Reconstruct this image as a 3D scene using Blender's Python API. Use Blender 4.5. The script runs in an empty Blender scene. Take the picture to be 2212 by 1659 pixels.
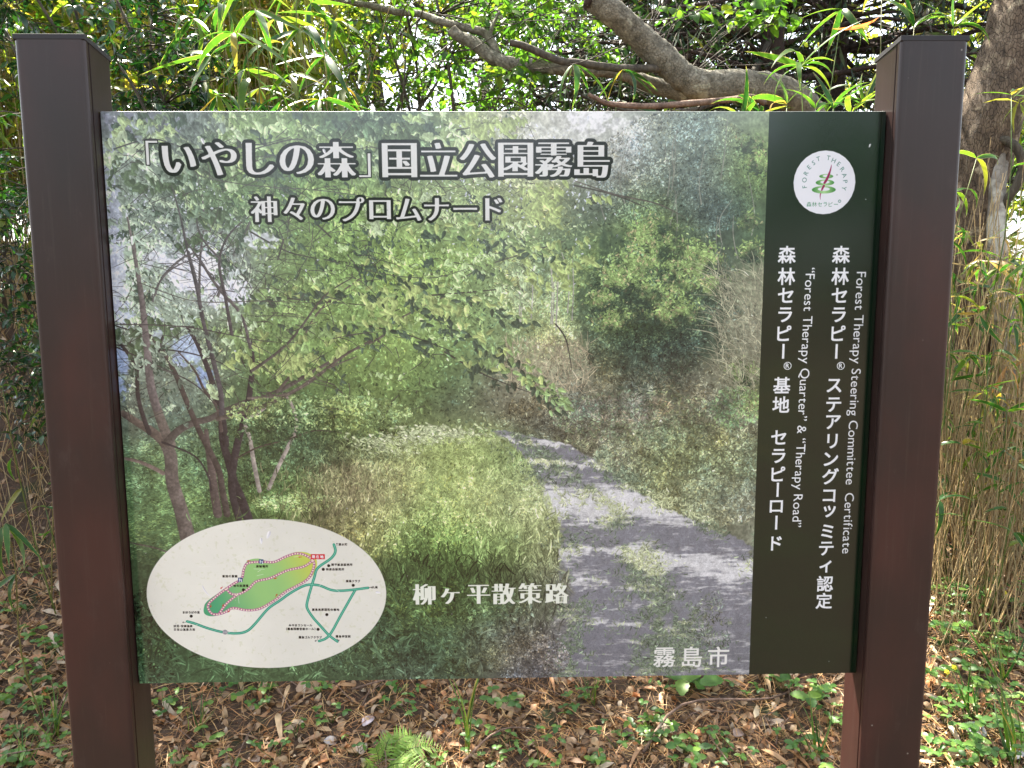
import bpy, math, random
import numpy as np
from mathutils import Vector, Matrix, Euler

random.seed(11)
RNG = np.random.default_rng(11)
scene = bpy.context.scene
COL = scene.collection
rad = math.radians

# ------------------------------------------------------------------ camera
F = 1800.0                       # focal length in units of a 2212 px wide picture
CAM = np.array([0.0, -1.316, 1.45])
RT = np.array([0.99974, -0.02257, -0.00416]); RT /= np.linalg.norm(RT)
FW = np.array([0.02181, 0.99073, -0.13406]); FW -= RT * (FW @ RT); FW /= np.linalg.norm(FW)
UP = np.cross(RT, FW)
cd = bpy.data.cameras.new('camera'); cam = bpy.data.objects.new('camera', cd); COL.objects.link(cam)
cd.sensor_width = 36.0; cd.lens = 36.0 * F / 2212.0; cd.clip_start = 0.02; cd.clip_end = 600
cam.matrix_world = Matrix([[RT[0], UP[0], -FW[0], CAM[0]], [RT[1], UP[1], -FW[1], CAM[1]],
                           [RT[2], UP[2], -FW[2], CAM[2]], [0, 0, 0, 1]])
scene.camera = cam

# ------------------------------------------------------------------ light
SUN = np.array([-0.30, 0.56, 0.98]); SUN /= np.linalg.norm(SUN)     # towards the sun: behind the sign, from the left
world = bpy.data.worlds.new('World'); scene.world = world; world.use_nodes = True
wn = world.node_tree.nodes; wn.clear()
sky = wn.new('ShaderNodeTexSky'); sky.sky_type = 'NISHITA'; sky.sun_disc = False
sky.sun_elevation = math.asin(SUN[2]); sky.sun_rotation = math.atan2(SUN[0], SUN[1])
sky.air_density = 1.0; sky.dust_density = 2.0; sky.ozone_density = 1.0
bg = wn.new('ShaderNodeBackground'); bg.inputs['Strength'].default_value = 0.11
wo = wn.new('ShaderNodeOutputWorld')
hs = wn.new('ShaderNodeHueSaturation'); hs.inputs['Saturation'].default_value = 0.42     # a thin white veil of cloud
world.node_tree.links.new(sky.outputs[0], hs.inputs['Color']); world.node_tree.links.new(hs.outputs[0], bg.inputs[0]); world.node_tree.links.new(bg.outputs[0], wo.inputs[0])
sl = bpy.data.lights.new('sun', 'SUN'); sl.energy = 5.0; sl.angle = rad(0.53); sl.color = (1.0, 0.93, 0.80)
so = bpy.data.objects.new('sun', sl); COL.objects.link(so)
so.rotation_euler = Vector(SUN).to_track_quat('Z', 'Y').to_euler(); so.location = (-6, 6, 12)
scene.view_settings.view_transform = 'Standard'; scene.view_settings.look = 'None'
scene.view_settings.gamma = 1.0; scene.view_settings.use_curve_mapping = False
scene.view_settings.exposure = 2.42
scene.render.engine = 'CYCLES'
scene.cycles.use_denoising = True
scene.cycles.max_bounces = 8; scene.cycles.diffuse_bounces = 3; scene.cycles.glossy_bounces = 3
scene.cycles.transmission_bounces = 5; scene.cycles.transparent_max_bounces = 4
scene.cycles.sample_clamp_indirect = 6.0; scene.cycles.caustics_reflective = False; scene.cycles.caustics_refractive = False

# ------------------------------------------------------------------ helpers
def ray(px, py):
    return FW * F + RT * (px - 1106.0) - UP * (py - 829.5)
def at(px, py, Y):               # the point of the plane y = Y that is seen at a place of the photograph
    d = ray(px, py); t = (Y - CAM[1]) / d[1]
    return CAM + d * t
def proj(P):
    P = np.asarray(P, float) - CAM
    z = P @ FW
    z = np.where(np.abs(z) < 1e-4, 1e-4, z)
    return np.stack([1106 + F * (P @ RT) / z, 829.5 - F * (P @ UP) / z, z], -1)

def sstep(a, b, x):
    t = np.clip((x - a) / (b - a), 0, 1); return t * t * (3 - 2 * t)
def bumps(x, y):
    return (np.sin(x * 2.1 + 1.3 * np.sin(y * 1.7)) * np.sin(y * 2.6 + x) * 0.035
            + np.sin(x * 6.3 + y * 2.2) * np.sin(y * 7.1 - x * 1.9) * 0.014
            + np.sin(x * 17 + y * 5) * np.sin(y * 15 - x * 7) * 0.005)
def terr(x, y):
    x = np.asarray(x, float); y = np.asarray(y, float)
    zl = np.interp(y, [-5, 0.45, 1.0, 1.6, 1.95, 2.15, 2.5, 3.2, 6, 12, 20, 60], [0, 0, .11, .36, .62, .92, 1.28, 1.5, 1.7, 1.7, 0.5, -6])
    zr = np.interp(y, [-5, 0.45, 1.0, 1.6, 2.2, 3.0, 4.0, 6, 12, 20, 60], [0, 0, .10, .27, .47, .72, .95, 1.25, 1.4, 0.3, -6])
    k = sstep(-0.75, 0.1, x)
    z = zl * (1 - k) + zr * k
    return z + bumps(x, y) * (0.35 + 0.65 * sstep(0.2, 1.2, y)) * sstep(30, 15, np.abs(y))
def ground_at(px, py, off=0.0):
    d = ray(px, py); d = d / np.linalg.norm(d)
    t = 1.2; p = CAM + d * t
    while t < 30:
        p = CAM + d * t
        if p[2] <= terr(p[0], p[1]) + off: break
        t += 0.01
    return p

def link(o, parent=None):
    COL.objects.link(o)
    if parent is not None: o.parent = parent
    return o
def tag(o, label=None, cat=None, group=None, kind=None):
    if label: o['label'] = label
    if cat: o['category'] = cat
    if group: o['group'] = group
    if kind: o['kind'] = kind
    return o
def thing(name, loc, label, cat, group=None):
    o = bpy.data.objects.new(name, None); o.location = tuple(float(v) for v in loc); o.empty_display_size = 0.05
    link(o); return tag(o, label, cat, group)
def np_mesh(name, V, T, mat=None, smooth=False, attrs=None, quads=False):
    V = np.asarray(V, np.float32); T = np.asarray(T, np.int32); k = T.shape[1]
    me = bpy.data.meshes.new(name)
    me.vertices.add(len(V)); me.vertices.foreach_set('co', V.ravel())
    me.loops.add(T.size); me.loops.foreach_set('vertex_index', T.ravel())
    me.polygons.add(len(T)); me.polygons.foreach_set('loop_start', np.arange(0, T.size, k, dtype=np.int32))
    me.polygons.foreach_set('loop_total', np.full(len(T), k, np.int32))
    if smooth: me.polygons.foreach_set('use_smooth', np.ones(len(T), bool))
    for nm, arr in (attrs or {}).items():
        a = me.attributes.new(nm, 'FLOAT', 'POINT'); a.data.foreach_set('value', np.asarray(arr, np.float32))
    me.update(calc_edges=True)
    if mat: me.materials.append(mat)
    return me
def mesh_obj(name, me, parent=None, base=None):
    o = bpy.data.objects.new(name, me); link(o, parent); return o

class MB:                        # collects tubes and boxes for one mesh
    def __init__(s): s.v = []; s.q = []; s.n = 0
    def add(s, v, q):
        v = np.asarray(v, float); q = np.asarray(q, int)
        s.v.append(v); s.q.append(q + s.n); s.n += len(v)
    def tube(s, pts, radii, sides=6, wob=0.0):
        pts = np.asarray(pts, float); n = len(pts); radii = np.broadcast_to(np.asarray(radii, float), (n,))
        tan = np.gradient(pts, axis=0); tan /= np.linalg.norm(tan, axis=1)[:, None] + 1e-9
        ref = np.array([0, 0, 1.0]) if abs(tan[0][2]) < .9 else np.array([1.0, 0, 0])
        u = np.cross(tan[0], ref); u /= np.linalg.norm(u)
        rings = []
        for i in range(n):
            u = u - tan[i] * (u @ tan[i]); u /= np.linalg.norm(u) + 1e-9
            w = np.cross(tan[i], u)
            a = np.arange(sides) * 2 * math.pi / sides
            r = radii[i] * (1 + wob * (RNG.random(sides) - .5) * 2)
            rings.append(pts[i] + (np.cos(a) * r)[:, None] * u + (np.sin(a) * r)[:, None] * w)
        v = np.concatenate(rings + [pts[:1], pts[-1:]])
        q = []
        for i in range(n - 1):
            for j in range(sides):
                k = (j + 1) % sides
                q.append((i * sides + j, i * sides + k, (i + 1) * sides + k, (i + 1) * sides + j))
        c0 = n * sides
        for j in range(sides):
            k = (j + 1) % sides
            q.append((c0, k, j, j)); q.append((c0 + 1, (n - 1) * sides + j, (n - 1) * sides + k, (n - 1) * sides + k))
        s.add(v, q)
    def box(s, a, b):
        x0, y0, z0 = a; x1, y1, z1 = b
        v = [(x0, y0, z0), (x1, y0, z0), (x1, y1, z0), (x0, y1, z0), (x0, y0, z1), (x1, y0, z1), (x1, y1, z1), (x0, y1, z1)]
        s.add(v, [(0, 3, 2, 1), (4, 5, 6, 7), (0, 1, 5, 4), (1, 2, 6, 5), (2, 3, 7, 6), (3, 0, 4, 7)])
    def build(s, name, mat, parent=None, base=(0, 0, 0), smooth=True, attrs=None):
        V = np.concatenate(s.v) - np.asarray(base, float); Q = np.concatenate(s.q)
        faces = [tuple(dict.fromkeys(f)) for f in Q.tolist()]
        me = bpy.data.meshes.new(name); me.from_pydata(V.tolist(), [], faces)
        if smooth: me.polygons.foreach_set('use_smooth', np.ones(len(me.polygons), bool))
        me.materials.append(mat); me.update()
        return mesh_obj(name, me, parent)

# ------------------------------------------------------------------ materials
def nmat(name):
    m = bpy.data.materials.new(name); m.use_nodes = True
    nt = m.node_tree; nt.nodes.clear()
    return m, nt, nt.nodes, nt.links
def ramp(N, stops):
    r = N.new('ShaderNodeValToRGB'); e = r.color_ramp.elements
    e[0].position = stops[0][0]; e[0].color = (*stops[0][1], 1)
    e[1].position = stops[-1][0]; e[1].color = (*stops[-1][1], 1)
    for p, c in stops[1:-1]:
        x = e.new(p); x.color = (*c, 1)
    return r
def noise(N, L, scale, detail=4, co=None, rough=.6, dist=0.0):
    n = N.new('ShaderNodeTexNoise'); n.inputs['Scale'].default_value = scale; n.inputs['Detail'].default_value = detail
    n.inputs['Roughness'].default_value = rough; n.inputs['Distortion'].default_value = dist
    if co is not None: L.new(co, n.inputs['Vector'])
    return n
def leafmat(name, stops, trans=(1.6, 1.9, .6), amount=.45, rough=.38, edge=None, spec=.5):
    m, nt, N, L = nmat(name)
    at_ = N.new('ShaderNodeAttribute'); at_.attribute_name = 'tint'
    oi = N.new('ShaderNodeObjectInfo')
    ad = N.new('ShaderNodeMath'); ad.operation = 'ADD'; L.new(at_.outputs['Fac'], ad.inputs[0]); L.new(oi.outputs['Random'], ad.inputs[1])
    fr = N.new('ShaderNodeMath'); fr.operation = 'FRACT'; L.new(ad.outputs[0], fr.inputs[0])
    r = ramp(N, stops); L.new(fr.outputs[0], r.inputs[0])
    col = r.outputs[0]
    geo = N.new('ShaderNodeNewGeometry')
    nz = noise(N, L, 35, 3, geo.outputs['Position'])
    mr = N.new('ShaderNodeMapRange'); mr.inputs[1].default_value = .3; mr.inputs[2].default_value = .7
    mr.inputs[3].default_value = .72; mr.inputs[4].default_value = 1.25; L.new(nz.outputs[0], mr.inputs[0])
    mx = N.new('ShaderNodeVectorMath'); mx.operation = 'SCALE'; L.new(col, mx.inputs[0]); L.new(mr.outputs[0], mx.inputs['Scale'])
    col = mx.outputs[0]
    if edge:
        ea = N.new('ShaderNodeAttribute'); ea.attribute_name = 'edge'
        n2 = noise(N, L, 60, 2, geo.outputs['Position'])
        a2 = N.new('ShaderNodeMath'); a2.operation = 'MULTIPLY_ADD'; L.new(n2.outputs[0], a2.inputs[0]); a2.inputs[1].default_value = .5; L.new(ea.outputs['Fac'], a2.inputs[2])
        m2 = N.new('ShaderNodeMapRange'); m2.inputs[1].default_value = 1.13; m2.inputs[2].default_value = 1.25; L.new(a2.outputs[0], m2.inputs[0])
        mc = N.new('ShaderNodeMix'); mc.data_type = 'RGBA'; L.new(m2.outputs[0], mc.inputs[0]); L.new(col, mc.inputs[6]); mc.inputs[7].default_value = (*edge, 1)
        col = mc.outputs[2]
    p = N.new('ShaderNodeBsdfPrincipled'); L.new(col, p.inputs['Base Color']); p.inputs['Roughness'].default_value = rough
    p.inputs['Specular IOR Level'].default_value = spec
    t = N.new('ShaderNodeBsdfTranslucent')
    tm = N.new('ShaderNodeVectorMath'); tm.operation = 'MULTIPLY'; L.new(col, tm.inputs[0]); tm.inputs[1].default_value = trans
    L.new(tm.outputs[0], t.inputs[0])
    ms = N.new('ShaderNodeMixShader'); ms.inputs[0].default_value = amount; L.new(p.outputs[0], ms.inputs[1]); L.new(t.outputs[0], ms.inputs[2])
    o = N.new('ShaderNodeOutputMaterial'); L.new(ms.outputs[0], o.inputs[0])
    return m
def barkmat(name, dark, mid, light, scale=14, patch=.58, stretch=(1, 1, .35), bump=.6, crack=.3):
    m, nt, N, L = nmat(name)
    tc = N.new('ShaderNodeTexCoord'); mp = N.new('ShaderNodeMapping'); mp.inputs['Scale'].default_value = stretch
    L.new(tc.outputs['Object'], mp.inputs[0])
    n1 = noise(N, L, scale, 8, mp.outputs[0], .7, .4); n2 = noise(N, L, scale * .45, 3, tc.outputs['Object'], .5)
    v = N.new('ShaderNodeTexVoronoi'); v.feature = 'DISTANCE_TO_EDGE'; v.inputs['Scale'].default_value = scale * 3.4; L.new(mp.outputs[0], v.inputs['Vector'])
    r = ramp(N, [(.3, dark), (.52, mid), (.72, light)]); L.new(n1.outputs[0], r.inputs[0])
    rp = ramp(N, [(patch, (0, 0, 0)), (patch + .06, (1, 1, 1))]); L.new(n2.outputs[0], rp.inputs[0])
    mc = N.new('ShaderNodeMix'); mc.data_type = 'RGBA'; L.new(rp.outputs[0], mc.inputs[0]); L.new(r.outputs[0], mc.inputs[6])
    mc.inputs[7].default_value = (light[0] * 1.25, light[1] * 1.3, light[2] * 1.25, 1)
    rv = ramp(N, [(0.0, (.35, .35, .35)), (.06, (1, 1, 1))]); L.new(v.outputs[0], rv.inputs[0])
    mm = N.new('ShaderNodeMix'); mm.data_type = 'RGBA'; mm.blend_type = 'MULTIPLY'; mm.inputs[0].default_value = crack
    L.new(mc.outputs[2], mm.inputs[6]); L.new(rv.outputs[0], mm.inputs[7])
    p = N.new('ShaderNodeBsdfPrincipled'); L.new(mm.outputs[2], p.inputs['Base Color']); p.inputs['Roughness'].default_value = .85
    b = N.new('ShaderNodeBump'); b.inputs['Strength'].default_value = bump; b.inputs['Distance'].default_value = .012
    a = N.new('ShaderNodeMath'); a.operation = 'ADD'; L.new(n1.outputs[0], a.inputs[0]); L.new(rv.outputs[0], a.inputs[1]); L.new(a.outputs[0], b.inputs['Height'])
    L.new(b.outputs[0], p.inputs['Normal'])
    o = N.new('ShaderNodeOutputMaterial'); L.new(p.outputs[0], o.inputs[0]); return m
def plainmat(name, c, rough=.5, metal=0.0, var=.25, scale=30):
    m, nt, N, L = nmat(name)
    tc = N.new('ShaderNodeTexCoord'); n = noise(N, L, scale, 5, tc.outputs['Object'])
    lo = tuple(x * (1 - var) for x in c); hi = tuple(min(1, x * (1 + var)) for x in c)
    r = ramp(N, [(.3, lo), (.7, hi)]); L.new(n.outputs[0], r.inputs[0])
    p = N.new('ShaderNodeBsdfPrincipled'); L.new(r.outputs[0], p.inputs['Base Color']); p.inputs['Roughness'].default_value = rough; p.inputs['Metallic'].default_value = metal
    o = N.new('ShaderNodeOutputMaterial'); L.new(p.outputs[0], o.inputs[0]); return m

def postmat():
    m, nt, N, L = nmat('brown_paint')
    tc = N.new('ShaderNodeTexCoord'); mp = N.new('ShaderNodeMapping'); mp.inputs['Scale'].default_value = (1, 1, .45); L.new(tc.outputs['Object'], mp.inputs[0])
    n = noise(N, L, 5.5, 5, mp.outputs[0], .55); n2 = noise(N, L, 900, 2, tc.outputs['Object']); n3 = noise(N, L, 24, 6, mp.outputs[0], .7)
    r = ramp(N, [(.32, (.020, .0125, .0115)), (.5, (.029, .0155, .0135)), (.66, (.050, .020, .0165))]); L.new(n.outputs[0], r.inputs[0])
    r3 = ramp(N, [(.6, (0, 0, 0)), (.85, (1, 1, 1))]); L.new(n3.outputs[0], r3.inputs[0])
    mc = N.new('ShaderNodeMix'); mc.data_type = 'RGBA'; L.new(r3.outputs[0], mc.inputs[0]); L.new(r.outputs[0], mc.inputs[6]); mc.inputs[7].default_value = (.055, .036, .031, 1)
    p = N.new('ShaderNodeBsdfPrincipled'); L.new(mc.outputs[2], p.inputs['Base Color'])
    rr = N.new('ShaderNodeMapRange'); rr.inputs[3].default_value = .22; rr.inputs[4].default_value = .42; L.new(n3.outputs[0], rr.inputs[0]); L.new(rr.outputs[0], p.inputs['Roughness'])
    p.inputs['Specular IOR Level'].default_value = .42
    mp2 = N.new('ShaderNodeMapping'); mp2.inputs['Scale'].default_value = (1, 1, .03); L.new(tc.outputs['Object'], mp2.inputs[0])
    ns = noise(N, L, 120, 4, mp2.outputs[0], .7); rs = ramp(N, [(.56, (0, 0, 0)), (.74, (1, 1, 1))]); L.new(ns.outputs[0], rs.inputs[0])
    sx = N.new('ShaderNodeSeparateXYZ'); L.new(tc.outputs['Object'], sx.inputs[0]); mz = N.new('ShaderNodeMapRange'); mz.inputs[1].default_value = .9; mz.inputs[2].default_value = 0.0; mz.inputs[3].default_value = .22; mz.inputs[4].default_value = .6; L.new(sx.outputs['Z'], mz.inputs[0])
    mu = N.new('ShaderNodeMath'); mu.operation = 'MULTIPLY'; L.new(rs.outputs[0], mu.inputs[0]); L.new(mz.outputs[0], mu.inputs[1])
    mk = N.new('ShaderNodeMix'); mk.data_type = 'RGBA'; L.new(mu.outputs[0], mk.inputs[0]); L.new(mc.outputs[2], mk.inputs[6]); mk.inputs[7].default_value = (.085, .066, .052, 1)
    vo = N.new('ShaderNodeTexVoronoi'); vo.inputs['Scale'].default_value = 34; L.new(tc.outputs['Object'], vo.inputs['Vector']); rv = ramp(N, [(.035, (1, 1, 1)), (.06, (0, 0, 0))]); L.new(vo.outputs['Distance'], rv.inputs[0])
    gt = noise(N, L, 11, 2, tc.outputs['Object']); rg = ramp(N, [(.58, (0, 0, 0)), (.62, (1, 1, 1))]); L.new(gt.outputs[0], rg.inputs[0])
    m3 = N.new('ShaderNodeMath'); m3.operation = 'MULTIPLY'; L.new(rv.outputs[0], m3.inputs[0]); L.new(rg.outputs[0], m3.inputs[1])
    mj = N.new('ShaderNodeMix'); mj.data_type = 'RGBA'; L.new(m3.outputs[0], mj.inputs[0]); L.new(mk.outputs[2], mj.inputs[6]); mj.inputs[7].default_value = (.20, .18, .16, 1); L.new(mj.outputs[2], p.inputs['Base Color'])
    b = N.new('ShaderNodeBump'); b.inputs['Strength'].default_value = .10; b.inputs['Distance'].default_value = .0006; L.new(n2.outputs[0], b.inputs['Height']); L.new(b.outputs[0], p.inputs['Normal'])
    o = N.new('ShaderNodeOutputMaterial'); L.new(p.outputs[0], o.inputs[0]); return m
M_POST = postmat()
M_CAP = plainmat('black_cap', (.016, .014, .016), .6, var=.15)
M_ALU = plainmat('aluminium_edge', (.62, .64, .64), .35, metal=.6, var=.08)
M_SCREW = plainmat('screw', (.3, .3, .29), .35, metal=.9, var=.1)
M_LIMB = barkmat('pale_bark', (.06, .052, .034), (.22, .195, .14), (.38, .35, .27), 30, .60, (1, 1, 1), .9, .18)
M_TRUNK = barkmat('flaky_bark', (.035, .023, .014), (.15, .105, .068), (.33, .26, .18), 26, .62, (1, 1, .4), 1.0, .12)
M_SILVER = barkmat('silver_bark', (.14, .12, .10), (.30, .27, .23), (.46, .43, .39), 18, .55, (1, 1, .5), .5)
M_CONI = barkmat('conifer_bark', (.018, .011, .008), (.05, .030, .022), (.10, .066, .05), 20, .75, (1, 1, .3), 1.0)
M_TWIG = barkmat('twig_bark', (.03, .024, .018), (.085, .07, .05), (.16, .135, .10), 40, .7)
M_DEAD = barkmat('dead_branch', (.08, .05, .035), (.22, .14, .10), (.36, .26, .20), 30, .7)
M_STRAW = leafmat('straw', [(0, (.28, .19, .085)), (.3, (.46, .34, .17)), (.75, (.58, .46, .26)), (1, (.34, .30, .16))], (1, .9, .7), .25, .5)
M_STEM = leafmat('green_stem', [(0, (.07, .12, .02)), (.6, (.12, .17, .04)), (1, (.20, .16, .06))], (1.2, 1.3, .6), .2, .45)
M_EVER = leafmat('evergreen_leaf', [(0, (.010, .035, .016)), (.55, (.016, .052, .020)), (.9, (.030, .080, .020)), (1, (.07, .13, .02))], (1.2, 1.8, .6), .22, .24, spec=.6)
M_SASA = leafmat('bamboo_leaf', [(0, (.020, .075, .018)), (.45, (.045, .12, .018)), (.8, (.09, .17, .022)), (.93, (.16, .20, .03)), (1, (.34, .20, .05))], (1.6, 1.85, .8), .48, .36, edge=(.42, .34, .16))
M_DECI = leafmat('soft_leaf', [(0, (.035, .095, .020)), (.5, (.070, .150, .022)), (.9, (.11, .19, .025)), (1, (.17, .20, .03))], (1.7, 1.9, .8), .52, .42)
M_WEED = leafmat('weed_leaf', [(0, (.045, .12, .025)), (.5, (.085, .19, .035)), (1, (.16, .27, .045))], (1.5, 1.7, .7), .38, .45)
M_FERN = leafmat('fern_leaf', [(0, (.17, .30, .05)), (.5, (.22, .36, .06)), (1, (.28, .40, .08))], (1.4, 1.5, .8), .42, .5)
M_CONL = leafmat('conifer_needles', [(0, (.012, .032, .014)), (.6, (.022, .050, .018)), (.9, (.06, .085, .02)), (1, (.12, .09, .035))], (1.2, 1.5, .6), .25, .5)
M_FARY = leafmat('far_yellow_green', [(0, (.06, .11, .022)), (.45, (.13, .19, .035)), (.8, (.24, .26, .055)), (1, (.38, .28, .10))], (2.0, 2.2, .7), .55, .5)
M_FARG = leafmat('far_green', [(0, (.018, .055, .018)), (.6, (.04, .095, .022)), (1, (.10, .16, .03))], (1.7, 2.0, .7), .45, .45)
M_LITT = leafmat('dead_leaf', [(0, (.09, .05, .024)), (.22, (.20, .115, .055)), (.45, (.34, .21, .11)), (.64, (.46, .32, .18)), (.76, (.42, .17, .055)), (.88, (.48, .39, .28)), (1, (.26, .15, .07))], (1.1, .8, .6), .15, .5)
M_NEED = leafmat('dead_needle', [(0, (.20, .085, .028)), (.5, (.42, .20, .070)), (1, (.60, .40, .17))], (1, .8, .6), .1, .5)

def soilmat():
    m, nt, N, L = nmat('soil')
    tc = N.new('ShaderNodeTexCoord')
    n = noise(N, L, 5, 10, tc.outputs['Object'], .65); n2 = noise(N, L, 55, 6, tc.outputs['Object'], .75); n3 = noise(N, L, 1.4, 3, tc.outputs['Object'])
    r = ramp(N, [(.3, (.030, .018, .011)), (.52, (.085, .050, .030)), (.75, (.17, .11, .07))]); L.new(n2.outputs[0], r.inputs[0])
    g = ramp(N, [(.55, (0, 0, 0)), (.66, (1, 1, 1))]); L.new(n.outputs[0], g.inputs[0])
    mc = N.new('ShaderNodeMix'); mc.data_type = 'RGBA'; L.new(g.outputs[0], mc.inputs[0]); L.new(r.outputs[0], mc.inputs[6]); mc.inputs[7].default_value = (.030, .042, .012, 1)
    p = N.new('ShaderNodeBsdfPrincipled'); L.new(mc.outputs[2], p.inputs['Base Color']); p.inputs['Roughness'].default_value = .95
    b = N.new('ShaderNodeBump'); b.inputs['Strength'].default_value = .9; b.inputs['Distance'].default_value = .02; L.new(n2.outputs[0], b.inputs['Height']); L.new(b.outputs[0], p.inputs['Normal'])
    o = N.new('ShaderNodeOutputMaterial'); L.new(p.outputs[0], o.inputs[0]); return m
M_SOIL = soilmat()

# ------------------------------------------------------------------ the ground
def axis(lo, a, b, hi, fine, n):
    return np.concatenate([lo - 0 + (a - lo) * (1 - np.linspace(1, 0, n, endpoint=False) ** 3), np.arange(a, b, fine), b + (hi - b) * np.linspace(0, 1, n) ** 3])
gx = axis(-160, -3.2, 3.4, 160, .05, 24); gy = axis(-160, -.5, 4.6, 220, .05, 24)
GX, GY = np.meshgrid(gx, gy); GZ = terr(GX, GY)
GZ = GZ - np.clip(GZ * 0, 0, 1)
nx, ny = len(gx), len(gy)
idx = np.arange(nx * ny).reshape(ny, nx)
Q = np.stack([idx[:-1, :-1], idx[:-1, 1:], idx[1:, 1:], idx[1:, :-1]], -1).reshape(-1, 4)
g = mesh_obj('ground', np_mesh('ground', np.stack([GX, GY, GZ], -1).reshape(-1, 3), Q, M_SOIL, True))
tag(g, kind='structure')

PRINT_VEIL = 0.02; PRINT_GAIN = 1.0
# ------------------------------------------------------------------ the printed picture on the board (flat print, drawn here by code)
PW, PH = 1.2, 0.9174             # board size in metres
PX0, PZ1 = -0.5917, CAM[2] + 0.2423
TW = 2400; SC = TW / PW; TH = int(round(PH * SC))
def H(px, py):                   # place in the photograph -> pixel of the print
    p = at(px, py, 0.0); return (p[0] - PX0) * SC, (PZ1 - p[2]) * SC
def lin(c):
    c = np.asarray(c, float) / 255.0
    return np.where(c <= .04045, c / 12.92, ((c + .055) / 1.055) ** 2.4)
pr = np.random.default_rng(5)
uu, vv = np.meshgrid((np.arange(TW) + .5) / SC + PX0, PZ1 - (np.arange(TH) + .5) / SC)
pj = proj(np.stack([uu, np.zeros_like(uu), vv], -1)); DX = pj[..., 0].astype(np.float32); DY = pj[..., 1].astype(np.float32)
def up2(a, h, w):
    ys = np.linspace(0, a.shape[0] - 1, h); xs = np.linspace(0, a.shape[1] - 1, w)
    y0 = np.minimum(ys.astype(int), a.shape[0] - 2); x0 = np.minimum(xs.astype(int), a.shape[1] - 2)
    fy = (ys - y0)[:, None]; fx = (xs - x0)[None]
    if a.ndim == 3: fy = fy[..., None]; fx = fx[..., None]
    A = a[y0]; B = a[y0 + 1]; R = A * (1 - fy) + B * fy
    return (R[:, x0] * (1 - fx) + R[:, x0 + 1] * fx).astype(np.float32)
def vnoise(cells, octs=3, ax=1.0):
    out = np.zeros((TH, TW), np.float32); amp = 1; tot = 0
    for o in range(octs):
        c = cells * 2 ** o
        out += up2(pr.random((max(2, int(c * TH / TW * ax)) + 1, int(c) + 2)), TH, TW) * amp; tot += amp; amp *= .55
    return out / tot
def unit(n): return (n - n.mean()) / n.std()
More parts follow.
